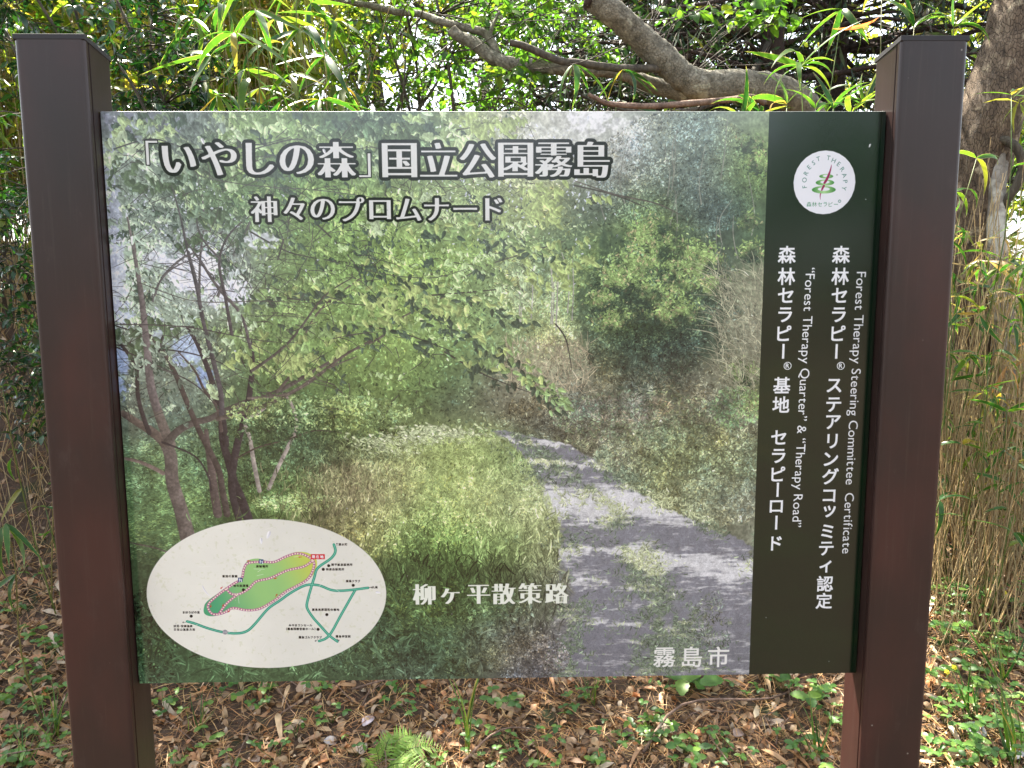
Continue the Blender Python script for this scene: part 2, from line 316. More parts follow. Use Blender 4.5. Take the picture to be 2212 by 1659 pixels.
CP = [(225,250,100,108,118),(300,260,112,118,128),(400,260,100,110,112),(480,265,95,110,85),(560,262,115,145,75),(640,270,105,130,75),(700,260,70,95,70),(760,260,80,105,80),(860,262,65,88,75),(930,265,90,120,80),
(1000,260,138,155,95),(1100,262,172,178,145),(1180,260,190,192,180),(1270,262,196,198,192),(1350,262,180,185,172),(1400,265,120,136,122),(1500,270,108,126,112),(1640,262,118,135,110),
(250,340,140,150,166),(330,345,118,128,132),(400,350,100,118,100),(480,340,110,140,80),(600,345,90,120,75),(700,350,105,135,80),(850,345,120,145,95),(1000,345,130,150,95),(1150,345,160,168,135),(1300,350,150,155,140),(1330,300,165,170,160),(1400,350,105,118,108),(1500,360,98,112,100),(1580,340,95,108,92),(1640,340,130,165,60),(1640,380,90,115,60),
(250,460,150,160,180),(330,440,105,120,110),(400,440,85,108,80),(500,430,80,105,70),(600,430,95,125,75),(700,440,110,140,75),(850,450,115,140,80),(950,440,130,150,100),(1050,450,130,150,95),(1150,430,145,160,95),(1250,450,90,105,85),(1330,450,72,88,78),(1400,470,85,105,75),(1480,440,72,86,80),(1560,450,68,80,78),(1630,430,58,82,62),
(255,540,185,195,215),(330,550,130,145,140),(420,575,212,216,232),(470,600,190,198,210),(520,560,110,130,95),(600,540,105,130,80),(700,560,112,142,75),(850,560,128,158,78),(1000,540,125,155,80),(1120,540,120,145,90),(1220,540,95,120,85),(1320,560,115,142,75),(1400,520,130,160,70),(1480,540,85,105,70),(1560,540,62,76,66),(1630,520,70,100,60),
(255,620,190,198,225),(300,650,150,165,190),(360,640,140,155,160),(430,640,120,140,110),(520,640,105,132,75),(620,640,110,140,78),(750,640,118,148,80),(900,640,135,165,85),(1030,640,120,150,90),(1130,620,125,140,110),(1200,640,130,150,100),(1290,640,110,138,80),(1370,640,80,115,55),(1450,640,62,92,48),(1540,640,85,100,75),(1620,640,150,158,125),
(262,720,125,155,205),(300,740,115,135,140),(380,740,125,150,170),(420,780,125,155,200),(350,800,110,130,140),(480,740,90,112,70),(600,740,110,140,78),(720,740,112,142,72),(850,740,125,155,80),(980,720,120,150,85),(1080,740,105,132,85),(1150,720,140,158,95),(1210,760,155,160,118),(1280,740,80,108,70),(1370,740,46,68,50),(1470,740,42,60,48),(1560,740,80,95,72),(1620,740,140,142,118),
(270,820,95,125,200),(330,830,100,120,120),(420,850,95,125,150),(500,850,80,105,65),(600,830,85,112,62),(700,830,90,118,65),(800,830,105,132,68),(900,830,95,125,65),(1000,830,85,112,68),(1100,820,115,115,95),(1180,800,150,142,120),(1270,810,120,118,90),(1360,810,55,72,55),(1450,820,50,62,55),(1560,830,110,110,88),(1620,830,85,105,62),
(280,900,85,115,110),(380,900,90,115,95),(480,900,70,92,60),(600,900,65,88,55),(700,880,75,100,55),(800,900,115,140,75),(900,900,85,105,65),(980,890,80,92,75),(1060,880,85,82,75),(1150,880,80,78,70),(1250,880,72,68,62),(1350,870,110,92,78),(1430,860,105,95,88),(1520,880,98,92,78),(1610,900,92,92,72),
(300,1000,90,120,78),(400,1000,88,118,78),(500,1000,70,95,60),(600,980,62,82,52),(700,980,58,76,50),(800,980,75,88,55),(880,980,120,130,80),(950,970,145,165,90),(1030,970,150,172,95),(1090,1010,110,135,80),(1350,930,85,85,70),(1450,960,95,105,72),(1550,960,88,98,70),(1620,980,105,112,82),
(310,1120,82,112,68),(400,1100,92,122,72),(520,1100,60,80,45),(620,1090,95,125,62),(700,1080,88,95,60),(780,1050,135,132,92),(850,1060,150,158,98),(950,1080,150,175,98),(1050,1080,168,185,115),(1130,1090,165,178,120),(1450,1080,110,118,85),(1550,1100,115,122,92),(1620,1130,120,125,105),
(320,1220,62,85,55),(700,1140,105,105,68),(800,1160,125,130,78),(880,1180,95,122,62),(980,1180,115,148,75),(1080,1180,125,150,85),(1180,1200,125,135,90),(320,1320,48,68,42),(860,1250,62,85,48),(960,1280,72,98,52),(1050,1280,78,100,60),(1150,1280,95,105,75),(1210,1300,110,110,98),
(330,1420,42,68,42),(450,1460,58,88,55),(600,1470,66,95,60),(750,1460,55,78,52),(850,1400,58,82,55),(950,1400,60,84,58),(1050,1400,72,84,66),(1130,1400,88,88,82),(1200,1420,92,90,90),(330,1490,60,88,62),(900,1460,55,72,58),(1150,1460,72,72,72)]
gy_, gx_ = 76, 100
def tweak(c):
    x, y, r, g, b = c
    if x < 520 and y > 300 and b > g * .95 and abs(x - 440) + abs(y - 590) > 60: k = (r + g + b) / 3; return (x, y, k * .93, k * 1.06, k * .92)
    if x > 1050 and y > 780 and y < 1010 and r > g * .96: k = (r + g + b) / 3; return (x, y, k * 1.14 + 8, k * 1.16 + 8, k * .98 + 4)
    return c
CP = [tweak(c) for c in CP]
cp = np.array(CP, float); cxy = np.array([H(a, b) for a, b in cp[:, :2]])
gX, gY = np.meshgrid(np.linspace(0, TW - 1, gx_), np.linspace(0, TH - 1, gy_))
d2 = (gX[..., None] - cxy[:, 0]) ** 2 + (gY[..., None] - cxy[:, 1]) ** 2
wgt = np.exp(-d2 / (2 * 62.0 ** 2)) + 1e-5 / (1 + d2 / 9e3) ** 2
field = (wgt @ lin(cp[:, 2:])) / wgt.sum(-1)[..., None]
field = up2(field, TH, TW)
img = field * (0.45 + 0.75 * vnoise(90, 4) [..., None])
def fcol(x, y):
    return field[min(TH - 1, max(0, int(y))), min(TW - 1, max(0, int(x)))]
SPR = {}
def sprite(kind, L, a):          # leaf shapes at 24 angles
    L = max(4, int(round(L / 3) * 3)) if L < 36 else int(round(L / 8) * 8)
    a = int(round(a / (2 * math.pi) * 32)) % 32
    key = (kind, L, a)
    if key in SPR: return SPR[key]
    h = L // 2 + 2; yy, xx = np.mgrid[-h:h + 1, -h:h + 1].astype(float)
    t = a * 2 * math.pi / 32; u = (xx * math.cos(t) + yy * math.sin(t)) / (L / 2); v = (-xx * math.sin(t) + yy * math.cos(t)) / (L / 2)
    asp = {'leaf': .42, 'thin': .22, 'dot': .8, 'blade': .09}[kind]
    if kind == 'blade': v = v + .18 * u * u - .06
    wd = asp * np.sqrt(np.clip(1 - u * u, 0, 1)) * (1 - .35 * u)
    al = np.clip((wd - np.abs(v)) * (L / 2) + .5, 0, 1) * (np.abs(u) < 1)
    sh = 1 + .22 * np.sign(v) * (np.abs(v) < wd) + .12 * u
    if L > 20: sh = sh * (1 - .22 * np.exp(-(v / .03) ** 2))
    SPR[key] = (al.astype(np.float32)[..., None], sh.astype(np.float32)[..., None], h); return SPR[key]
def stamp(kind, x, y, L, a, col, op=1.0):
    al, sh, h = sprite(kind, L, a); x = int(round(x)); y = int(round(y))
    x0, x1, y0, y1 = x - h, x + h + 1, y - h, y + h + 1
    cx0, cy0 = max(0, x0), max(0, y0); cx1, cy1 = min(TW, x1), min(TH, y1)
    if cx0 >= cx1 or cy0 >= cy1: return
    A = al[cy0 - y0:cy1 - y0, cx0 - x0:cx1 - x0] * op; S = sh[cy0 - y0:cy1 - y0, cx0 - x0:cx1 - x0]
    reg = img[cy0:cy1, cx0:cx1]; reg += A * (col * S - reg)
def stroke(pts, w, col, taper=None, jit=.12, shade=True, disp=True):
    P = np.array([H(*p) for p in pts]) if disp else np.asarray(pts, float)
    w = np.broadcast_to(np.asarray(w, float), (len(P),)) * 1.41 if disp else np.broadcast_to(np.asarray(w, float), (len(P),))
    n = 6; ts = np.linspace(0, len(P) - 1, (len(P) - 1) * n + 1)      # smooth the line
    i = np.minimum(ts.astype(int), len(P) - 2); f = (ts - i)[:, None]
    p0 = P[np.maximum(i - 1, 0)]; p1 = P[i]; p2 = P[i + 1]; p3 = P[np.minimum(i + 2, len(P) - 1)]
    S = .5 * ((2 * p1) + (-p0 + p2) * f + (2 * p0 - 5 * p1 + 4 * p2 - p3) * f ** 2 + (-p0 + 3 * p1 - 3 * p2 + p3) * f ** 3)
    W = (w[i] * (1 - f[:, 0]) + w[i + 1] * f[:, 0]) / 2
    col = np.asarray(col, float)
    for k in range(len(S) - 1):
        a, b = S[k], S[k + 1]; r = max(W[k], W[k + 1]) + 1.5
        x0, x1 = int(max(0, min(a[0], b[0]) - r)), int(min(TW, max(a[0], b[0]) + r + 1)); y0, y1 = int(max(0, min(a[1], b[1]) - r)), int(min(TH, max(a[1], b[1]) + r + 1))
        if x0 >= x1 or y0 >= y1: continue
        yy, xx = np.mgrid[y0:y1, x0:x1]; d = b - a; l2 = d @ d + 1e-6
        t = np.clip(((xx - a[0]) * d[0] + (yy - a[1]) * d[1]) / l2, 0, 1)
        ex, ey = xx - a[0] - t * d[0], yy - a[1] - t * d[1]; dist = np.hypot(ex, ey); ww = W[k] * (1 - t) + W[k + 1] * t
        al = np.clip(ww - dist + .5, 0, 1)[..., None]
        side = (d[0] * ey - d[1] * ex) / (math.sqrt(l2) * (ww + .5))
        sh = (1 + (.35 * side if shade else 0))[..., None] if shade else 1.0
        c = col * (1 + jit * (pr.random() * 2 - 1))
        if shade: sh = sh * (1 + .25 * (pr.random((y1 - y0, x1 - x0, 1)) - .5))
        reg = img[y0:y1, x0:x1]; reg += al * (c * sh - reg)
DKG = lin((92, 112, 92)); MDG = lin((150, 172, 132))
def patch(cx, cy, rx, ry, n, L0, L1, kind='leaf', mul=1.0, sig=.35, ang=(0, 6.28), tintc=None, tm=0.0, gate=None, op=.95, cm=.34):
    c = H(cx, cy); sx = rx * 1.41; sy = ry * 1.41
    for _ in range(n):
        t = pr.random() * 6.283; r = math.sqrt(pr.random())
        x = c[0] + sx * r * math.cos(t); y = c[1] + sy * r * math.sin(t)
        if not (0 <= x < TW and 0 <= y < TH): continue
        if gate is not None and not gate[int(y), int(x)]: continue
        col = fcol(x, y)
        if tintc is not None: col = col * (1 - tm) + tintc * tm
        if kind != 'dot' and col[2] > col[1] * .97 and x < 1250 and pr.random() < .85:       # leaves against the sky stay green
            g_ = (DKG if pr.random() < .55 else MDG); col = g_ * (.55 + .9 * col[1])
        hh = HUE[int(y), int(x)] * .5 + pr.normal(0, .6)
        col = col * (mul * math.exp(pr.normal(0, sig * 1.12) + cm * CLN[int(y), int(x)])) * np.array([1 + .10 * hh, 1, 1 - .16 * hh])
        stamp(kind, x, y, L0 + (L1 - L0) * pr.random() ** 2, ang[0] + (ang[1] - ang[0]) * pr.random(), col, op)
def unit(n): return (n - n.mean()) / n.std()
CLN = np.clip(unit(unit(vnoise(34, 3)) * .7 + unit(vnoise(110, 3)) * .8), -2.2, 2.4)
HUE = unit(vnoise(24, 3))
# hills and sky gaps keep clear
patch(945, 870, 760, 640, 19000, 7, 15, 'leaf', .70, .45)
patch(945, 870, 760, 640, 17000, 6, 13, 'leaf', 1.08, .42)
# far hills, blue, between the trunks
wn1 = unit(vnoise(60, 4)); wn2 = unit(vnoise(150, 3))
for hx, hy, rx, ry, c, o_ in ((262, 800, 22, 60, (150, 175, 218), .8), (402, 755, 40, 34, (165, 185, 220), .7), (432, 815, 36, 22, (135, 160, 208), .7), (330, 700, 26, 34, (185, 195, 215), .5), (425, 585, 74, 52, (222, 225, 240), .95), (480, 632, 50, 28, (216, 220, 234), .8), (250, 590, 28, 90, (205, 212, 230), .8), (268, 680, 34, 40, (190, 200, 226), .7), (330, 560, 34, 26, (214, 218, 232), .7), (560, 520, 40, 20, (212, 217, 226), .6)):
    m = ((DX - hx) / rx) ** 2 + ((DY - hy) / ry) ** 2 + wn1 * .38 + wn2 * .25
    al = np.clip((1.0 - m) * 2.2, 0, 1)[..., None] * o_; img += al * (lin(c) * (.92 + .16 * vnoise(12, 2)[..., None]) - img)
for hx, hy, rx, ry, c, o_ in ((1270, 262, 80, 34, (205, 207, 206), .95), (1345, 300, 40, 60, (188, 192, 186), .8), (1190, 300, 80, 34, (190, 194, 184), .7), (1330, 350, 40, 40, (160, 166, 158), .6), (238, 420, 26, 170, (165, 174, 192), .85), (300, 268, 110, 22, (118, 124, 138), .8), (1060, 300, 60, 30, (170, 178, 150), .5)):
    m = ((DX - hx) / rx) ** 2 + ((DY - hy) / ry) ** 2 + wn1 * .30 + wn2 * .30
    al = np.clip((1.0 - m) * 2.2, 0, 1)[..., None] * o_; img += al * (lin(c) - img)
# sky seen in small gaps through the left tree and the top
for _ in range(2600):
    if pr.random() < .7: x, y = 235 + abs(pr.normal(0, 170)), 440 + pr.normal(0, 130)
    else: x, y = pr.normal(1080, 150), pr.normal(400, 90)
    if 232 < x < 1350 and 250 < y < 800:
        q = H(x, y)
        if 0 <= q[0] < TW and 0 <= q[1] < TH and CLN[int(q[1]), int(q[0])] < .2: stamp('leaf', q[0], q[1], 4 + 11 * pr.random() ** 2, pr.random() * 6, lin((200, 207, 220)), .8)
# forest on the right: fine, grey-green above, dark below with lit tops
patch(1470, 380, 190, 140, 5600, 5, 11, 'leaf', .72, .5); patch(1470, 380, 190, 140, 3600, 5, 10, 'leaf', 1.35, .3)
for _ in range(16):
    x, y = 1290 + pr.random() * 340, 360 + pr.random() * 260
    stroke([(x, y), (x + pr.normal(0, 8), y - 50), (x + pr.normal(0, 12), y - 90 - 50 * pr.random())], [2.4, 2, 1], lin((118, 120, 108)), jit=.2)
patch(1180, 640, 130, 110, 3800, 6, 13, 'leaf', 1.15, .35)
for _ in range(9):
    x, y = 1120 + pr.random() * 150, 600 + pr.random() * 60; stroke([(x, y + 70), (x + 3, y), (x + pr.normal(0, 6), y - 60)], [3, 2.5, 1.5], lin((150, 150, 138)), jit=.2)
dkm = np.clip(1.25 - ((DX - 1410) / 165) ** 2 - ((DY - 665) / 175) ** 2 + wn1 * .16, 0, 1)[..., None]; dkm = sstep(0, .45, dkm) * .85; img += dkm * (lin((50, 68, 52)) * (.6 + .8 * vnoise(180, 3)[..., None]) - img)
patch(1410, 670, 150, 155, 5600, 6, 13, 'leaf', 1.0, .5, tintc=lin((44, 62, 48)), tm=.85)
patch(1410, 640, 150, 130, 1500, 6, 12, 'leaf', 1.0, .35, tintc=lin((105, 128, 88)), tm=.85)
cores = [(1400, 510, 55), (1440, 548, 60), (1370, 575, 50), (1335, 610, 48), (1300, 655, 36), (1470, 600, 60), (1510, 560, 50), (1400, 640, 62), (1325, 700, 44), (1470, 680, 46), (1545, 620, 36), (1425, 700, 50), (1625, 320, 30), (1638, 352, 28), (1625, 545, 30), (1618, 480, 24), (1605, 810, 34)]
for cx_, cy_, rr in cores:
    for _ in range(int(rr * 13)):
        dx, dy = pr.normal(0, .45) * rr, pr.normal(0, .38) * rr; q = H(cx_ + dx, cy_ + dy)
        if not (0 <= q[0] < TW and 0 <= q[1] < TH): continue
        top = -dy / rr - .20 + .45 * CLN[int(q[1]), int(q[0])]; br = 1 / (1 + math.exp(-4 * top))
        c = (lin((136, 166, 92)) if pr.random() < .85 else lin((176, 168, 118))) * br + lin((34, 54, 42)) * (1 - br)
        stamp('leaf', q[0], q[1], 5 + 9 * pr.random(), pr.random() * 6.28, c * math.exp(pr.normal(-.1, .35)), .9)
patch(1390, 770, 130, 75, 3000, 6, 13, 'leaf', .6, .5)
# bank
patch(1400, 900, 330, 90, 5200, 7, 20, 'thin', .9, .5, (-1.2, 4.2))
patch(1200, 900, 130, 50, 1900, 6, 16, 'thin', .6, .5)
patch(1480, 1000, 220, 90, 4600, 6, 13, 'leaf', 1.05, .45, tintc=lin((112, 132, 92)), tm=.35); patch(1380, 900, 200, 60, 1500, 6, 12, 'leaf', 1.0, .45, tintc=lin((96, 122, 84)), tm=.5)
patch(1560, 1080, 130, 60, 1700, 6, 14, 'leaf', 1.1, .4)
patch(1350, 880, 110, 34, 500, 6, 16, 'thin', 1.1, .35, tintc=lin((140, 122, 104)), tm=.4)
patch(1590, 880, 60, 50, 500, 6, 14, 'leaf', 1.1, .3, tintc=lin((90, 130, 75)), tm=.6)
for _ in range(520):                                                # pale dry grass
    x, y = 1545 + pr.random() * 125, 590 + pr.random() * 260; a = pr.normal(-1.9, .6); l = 22 + 48 * pr.random()
    stroke([(x, y), (x + math.cos(a) * l * .5, y + math.sin(a) * l * .5), (x + math.cos(a) * l - 8, y + math.sin(a) * l * .8)], [1.2, .9, .5], lin((160, 160, 130)) * math.exp(pr.normal(-.45, .45)), shade=False)
for _ in range(600):
    x, y = 1090 + pr.random() * 190, 740 + pr.random() * 110; a = pr.normal(-1.7, .8); l = 10 + 20 * pr.random()
    stroke([(x, y), (x + math.cos(a) * l, y + math.sin(a) * l)], [1.2, .7], lin((165, 155, 125)) * math.exp(pr.normal(-.4, .45)), shade=False)
# left background under the trees
patch(600, 1000, 330, 120, 7000, 6, 14, 'leaf', .72, .5); patch(330, 1080, 110, 160, 3000, 7, 15, 'thin', 1.15, .35, (-.5, .5))
patch(600, 1000, 330, 120, 2600, 6, 13, 'leaf', 1.3, .35)
# ---- trunks
BR = lin((70, 60, 56)); BD = lin((48, 42, 44)); BP = lin((140, 132, 122))
stroke([(405, 1160), (390, 1100), (372, 1040), (368, 985), (352, 948)], [36, 32, 30, 29, 26], lin((92, 84, 78)))
stroke([(355, 955), (325, 930), (300, 915), (266, 893)], [24, 20, 17, 15], lin((88, 78, 70)))
stroke([(368, 960), (350, 915), (338, 880), (325, 830), (318, 760), (312, 700), (305, 640), (292, 560), (282, 480)], [24, 22, 20, 19, 18, 16, 13, 10, 6], lin((94, 86, 78)))
stroke([(322, 935), (306, 890), (297, 850), (295, 800), (285, 775), (262, 745)], [11, 10, 9, 9, 8, 7], BD)
stroke([(294, 800), (312, 790), (340, 778), (345, 745), (352, 725)], [8, 7, 7, 6, 4], BD)
stroke([(362, 955), (385, 930), (420, 912), (450, 905), (480, 890), (540, 865), (600, 845), (680, 800), (740, 765)], [20, 17, 15, 14, 14, 12, 10, 8, 5], lin((76, 70, 65)))
stroke([(535, 1118), (520, 1075), (505, 1040), (492, 990), (480, 950), (478, 900)], [22, 20, 19, 18, 15, 13], BD)
stroke([(515, 1118), (500, 1050), (512, 960), (530, 900), (540, 840), (545, 780), (540, 730)], [16, 17, 17, 15, 13, 11, 7], BD)
stroke([(470, 1110), (462, 1060), (455, 1000), (448, 960), (445, 930)], [20, 20, 17, 13, 9], lin((80, 70, 66)))
stroke([(490, 1110), (480, 1060), (470, 1010), (430, 930), (400, 860), (375, 800), (345, 750), (300, 700)], [16, 15, 14, 13, 12, 11, 9, 6], lin((66, 58, 54)))
stroke([(488, 960), (480, 900), (465, 850), (450, 800), (425, 740), (405, 710)], [15, 14, 13, 12, 10, 6], BD)
stroke([(478, 930), (468, 880), (440, 840), (420, 800), (385, 760)], [8, 7, 6, 5, 3], BR)
stroke([(478, 900), (475, 840), (440, 700), (425, 620), (405, 540), (390, 470)], [12, 11, 10, 9, 7, 4], lin((80, 76, 76)))
stroke([(540, 750), (520, 680), (470, 620), (430, 560), (400, 520)], [9, 9, 7, 5, 3], lin((84, 80, 80)))
stroke([(470, 640), (500, 560), (530, 500), (560, 430)], [7, 6, 5, 3], lin((80, 78, 76)))
stroke([(430, 640), (432, 560), (440, 480), (436, 420)], [6, 5, 4, 3], lin((84, 80, 80)))
stroke([(330, 640), (350, 600), (390, 560), (430, 540), (480, 500)], [7, 6, 5, 4, 3], lin((88, 84, 84)))
stroke([(600, 845), (640, 790), (660, 720), (700, 660), (780, 600)], [7, 6, 5, 4, 3], lin((84, 76, 68)))
stroke([(740, 765), (820, 730), (860, 690), (960, 640)], [5, 5, 4, 3], lin((84, 76, 68)))
stroke([(1000, 600), (1060, 570), (1140, 545), (1220, 520)], [3, 3, 3, 2], lin((70, 72, 60)))
stroke([(560, 1060), (548, 1000), (540, 950), (530, 910), (560, 890), (600, 860)], [10, 10, 9, 8, 6, 4], BP)
stroke([(580, 1055), (600, 1010), (622, 965), (640, 920), (628, 870), (610, 850)], [9, 9, 9, 8, 6, 4], BP)
stroke([(270, 990), (300, 997), (330, 1010), (352, 1022)], [7, 8, 9, 10], lin((112, 98, 90)))
stroke([(510, 990), (560, 965), (620, 950), (680, 930), (740, 935)], [4, 4, 4, 3, 2], lin((60, 52, 46)))
stroke([(350, 955), (420, 985), (450, 1030), (455, 1060)], [5, 4, 4, 3], BD)
stroke([(275, 1170), (300, 1176), (330, 1182), (360, 1192)], [3, 4, 4, 4], lin((78, 74, 66)))
stroke([(240, 700), (300, 715), (400, 705), (480, 720), (560, 735)], [3, 3, 3, 3, 2], BD)
stroke([(250, 745), (330, 752), (420, 765), (520, 800)], [3, 3, 3, 2], BD)
for x0, y0, x1, y1 in ((232, 300, 560, 305), (260, 310, 430, 330), (560, 310, 760, 270), (540, 500, 700, 560), (700, 560, 1000, 600), (560, 640, 800, 660), (620, 300, 900, 420), (860, 300, 1050, 270), (900, 640, 1120, 620), (780, 700, 980, 760), (830, 420, 1100, 500), (960, 760, 1150, 850), (1240, 400, 1400, 450), (1200, 700, 1235, 800), (600, 560, 640, 420), (520, 700, 560, 830), (380, 300, 420, 420), (680, 480, 760, 600)):
    mx_, my_ = (x0 + x1) / 2 + pr.normal(0, 10), (y0 + y1) / 2 + pr.normal(0, 12)
    stroke([(x0, y0), (mx_, my_), (x1, y1)], [4, 3.2, 1.6], lin((58, 56, 50)), jit=.2)
for _ in range(130):
    x, y = 240 + pr.random() * 700, 290 + pr.random() * 620; a = pr.random() * 6.28; l = 30 + 70 * pr.random()
    stroke([(x, y), (x + math.cos(a) * l * .5 + 5, y + math.sin(a) * l * .4), (x + math.cos(a) * l, y + math.sin(a) * l * .7 + 8)], [2.2, 1.8, 1], lin((62, 60, 54)), jit=.3)
# ---- cherry leaves hanging across the picture, spray by spray
YG = lin((166, 184, 108)); DG = lin((58, 76, 60)); LG = lin((122, 150, 90)); PG = lin((176, 194, 152))
OPEN = np.zeros((TH, TW), np.float32)
for ox, oy, rx, ry in ((425, 585, 66, 46), (480, 632, 46, 26), (250, 590, 26, 80), (432, 812, 34, 24), (262, 790, 22, 60), (402, 755, 36, 30), (330, 560, 30, 24), (1270, 262, 85, 34), (1345, 300, 45, 60), (1190, 300, 80, 30), (620, 560, 70, 45), (1080, 420, 60, 50), (980, 400, 50, 30), (880, 390, 60, 40)):
    OPEN = np.maximum(OPEN, np.clip(1.5 - ((DX - ox) / rx) ** 2 - ((DY - oy) / ry) ** 2 + wn1 * .3, 0, 1))
def spray(x, y, ln, a, L_, tone, n_, hang=1.35, op=.95, twig=True):
    c, s_ = math.cos(a), math.sin(a); cur = pr.normal(0, .25)
    pts = [(x + c * ln * t - s_ * cur * ln * t * t, y + s_ * ln * t + c * cur * ln * t * t + 6 * t * t) for t in (0, .5, 1)]
    if twig: stroke(pts, [1.3, 1.1, .6], lin((56, 54, 48)), shade=False)
    for k in range(n_):
        t = (k + pr.random()) / n_; px_ = x + c * ln * t - s_ * cur * ln * t * t + pr.normal(0, 3); py_ = y + s_ * ln * t + c * cur * ln * t * t + 6 * t * t + abs(pr.normal(0, 5)); q = H(px_, py_)
        if not (0 <= q[0] < TW and 0 <= q[1] < TH): continue
        if OPEN[int(q[1]), int(q[0])] > .35 + .6 * pr.random(): continue
        ang = hang + pr.normal(0, .35) + (.5 if k % 2 else -.5)
        stamp('leaf', q[0], q[1], L_ * (.6 + .7 * pr.random()), ang, tone * math.exp(pr.normal(0, .22)), op)
for kx in range(1500):
    u_ = kx / 1500.0
    x = pr.uniform(228, 1150); y = 250 + (pr.random() ** 1.1) * 640
    if x > 900 and y > 500 + (1240 - x) * .9: continue
    if y > 700 + 120 * math.sin(x / 170.0) and pr.random() < .75: continue
    q = H(x, y); f_ = fcol(*q); z = pr.random()
    if f_[2] > f_[1] * .95: f_ = lin((108, 128, 98))
    k_ = CLN[min(TH - 1, int(q[1])), min(TW - 1, max(0, int(q[0])))]
    bright = u_ * .95 + .22 * k_ + pr.normal(0, .38)
    tone = DG * 1.05 if bright < .10 else (f_ * .75 if bright < .45 else (f_ * 1.15 if bright < .8 else f_ * 1.10 + (YG if pr.random() < .4 else PG) * .5))
    big = 1.0 + 1.1 * max(0, 1 - abs(y - 300) / 130) * (x < 1000) + .5 * (pr.random() < .12)
    spray(x, y, 22 + 46 * pr.random(), pr.normal(.25, .7) + (math.pi if pr.random() < .3 else 0), (8 + 9 * pr.random()) * big * 1.15, tone, 7 + int(6 * pr.random()))
for cx_, cy_, rx, ry, n_, tcol in ((590, 300, 110, 45, 8, LG), (760, 290, 80, 40, 6, DG), (862, 285, 40, 30, 5, DG), (700, 330, 110, 50, 9, LG), (480, 280, 80, 40, 5, LG), (1060, 268, 70, 16, 12, YG), (1130, 430, 80, 50, 14, YG), (1170, 560, 80, 40, 12, YG), (330, 700, 110, 40, 8, DG), (520, 700, 140, 40, 14, LG), (600, 780, 150, 40, 16, YG), (330, 400, 90, 80, 8, DG), (420, 480, 100, 60, 8, DG), (900, 430, 140, 60, 10, PG), (1000, 490, 120, 60, 9, LG), (860, 640, 180, 50, 16, YG)):
    for _ in range(n_): spray(pr.normal(cx_, rx * .5), max(256, pr.normal(cy_, ry * .5)), 30 + 40 * pr.random(), pr.normal(.2, .5), 20 + 16 * pr.random(), (tcol * .65 + LG * .2), 7, 1.4)
for (x0, y0, x1, y1, n_) in ((620, 700, 960, 740, 60), (760, 560, 1140, 700, 100), (880, 640, 1230, 880, 170), (1000, 780, 1235, 890, 90), (560, 640, 860, 640, 80), (900, 500, 1200, 560, 70)):
    for _ in range(n_):                                            # leafy boughs, light on top and dark beneath
        t = pr.random(); dy = pr.normal(0, 13); x = x0 + (x1 - x0) * t + pr.normal(0, 12); y = y0 + (y1 - y0) * t - 15 * math.sin(t * 3) + dy; q = H(x, y)
        stamp('leaf', q[0], q[1], 14 + 20 * pr.random(), pr.normal(.9, .7), ((YG if pr.random() < .3 else LG) if dy < 3 else DG) * math.exp(pr.normal(-.15, .28)), .95)
for x, y in ((1195, 870), (1212, 872), (1228, 868), (1180, 862), (1160, 850), (1205, 885), (1190, 893), (1140, 838), (1222, 880)):
    q = H(x, y); stamp('leaf', q[0], q[1], 24, pr.normal(1.0, .5), lin((140, 172, 112)))
# branches that come in front of the leaves
for pts, w_, c_b in (([(478, 900), (475, 840), (440, 700), (425, 620), (405, 540), (390, 470), (370, 400)], [12, 11, 9, 8, 6, 4, 2], (70, 66, 68)), ([(338, 880), (325, 830), (318, 760), (312, 700), (305, 640), (292, 560), (275, 470)], [19, 18, 16, 14, 11, 8, 4], (98, 90, 88)),
                     ([(540, 750), (520, 680), (470, 620), (430, 560), (400, 520)], [7, 6, 5, 4, 2], (76, 70, 70)), ([(500, 720), (486, 640), (474, 580), (478, 540), (500, 500), (540, 465)], [8, 7, 6, 5, 4, 2], (62, 56, 58)), ([(476, 560), (440, 520), (425, 480), (430, 440)], [5, 4, 3, 2], (70, 66, 66)),
                     ([(330, 650), (350, 600), (390, 570), (430, 560)], [5, 4, 3, 2], (84, 80, 80)), ([(545, 800), (600, 760), (640, 720), (700, 640), (760, 600)], [7, 6, 5, 4, 2], (70, 65, 60)), ([(470, 905), (560, 880), (660, 830), (740, 770), (800, 735)], [10, 9, 8, 6, 3], (78, 70, 63)), ([(536, 860), (620, 850), (700, 800), (770, 770)], [6, 5, 4, 2], (92, 84, 76)),
                     ([(250, 700), (400, 706), (560, 735), (640, 740)], [2.4, 2.4, 2, 1], (62, 56, 56)), ([(240, 745), (340, 790), (420, 830), (470, 880)], [3, 3, 3, 2], (60, 54, 54)), ([(300, 610), (420, 650), (560, 650), (700, 655)], [2, 2, 2, 1], (70, 66, 60)), ([(250, 320), (330, 300), (420, 322), (560, 312), (640, 290)], [3, 3, 3, 2, 1], (60, 58, 62)), ([(520, 330), (640, 300), (700, 320), (800, 272)], [2.5, 2.5, 2, 1], (60, 60, 58)),
                     ([(430, 380), (540, 400), (700, 412), (900, 440)], [2, 2, 2, 1], (70, 70, 66)), ([(700, 560), (820, 590), (930, 600), (1010, 580)], [2, 2, 2, 1], (66, 68, 58)), ([(1240, 390), (1330, 420), (1420, 440), (1480, 470)], [2, 3, 3, 1], (74, 66, 60))):
    stroke(pts, w_, lin(c_b), jit=.15)
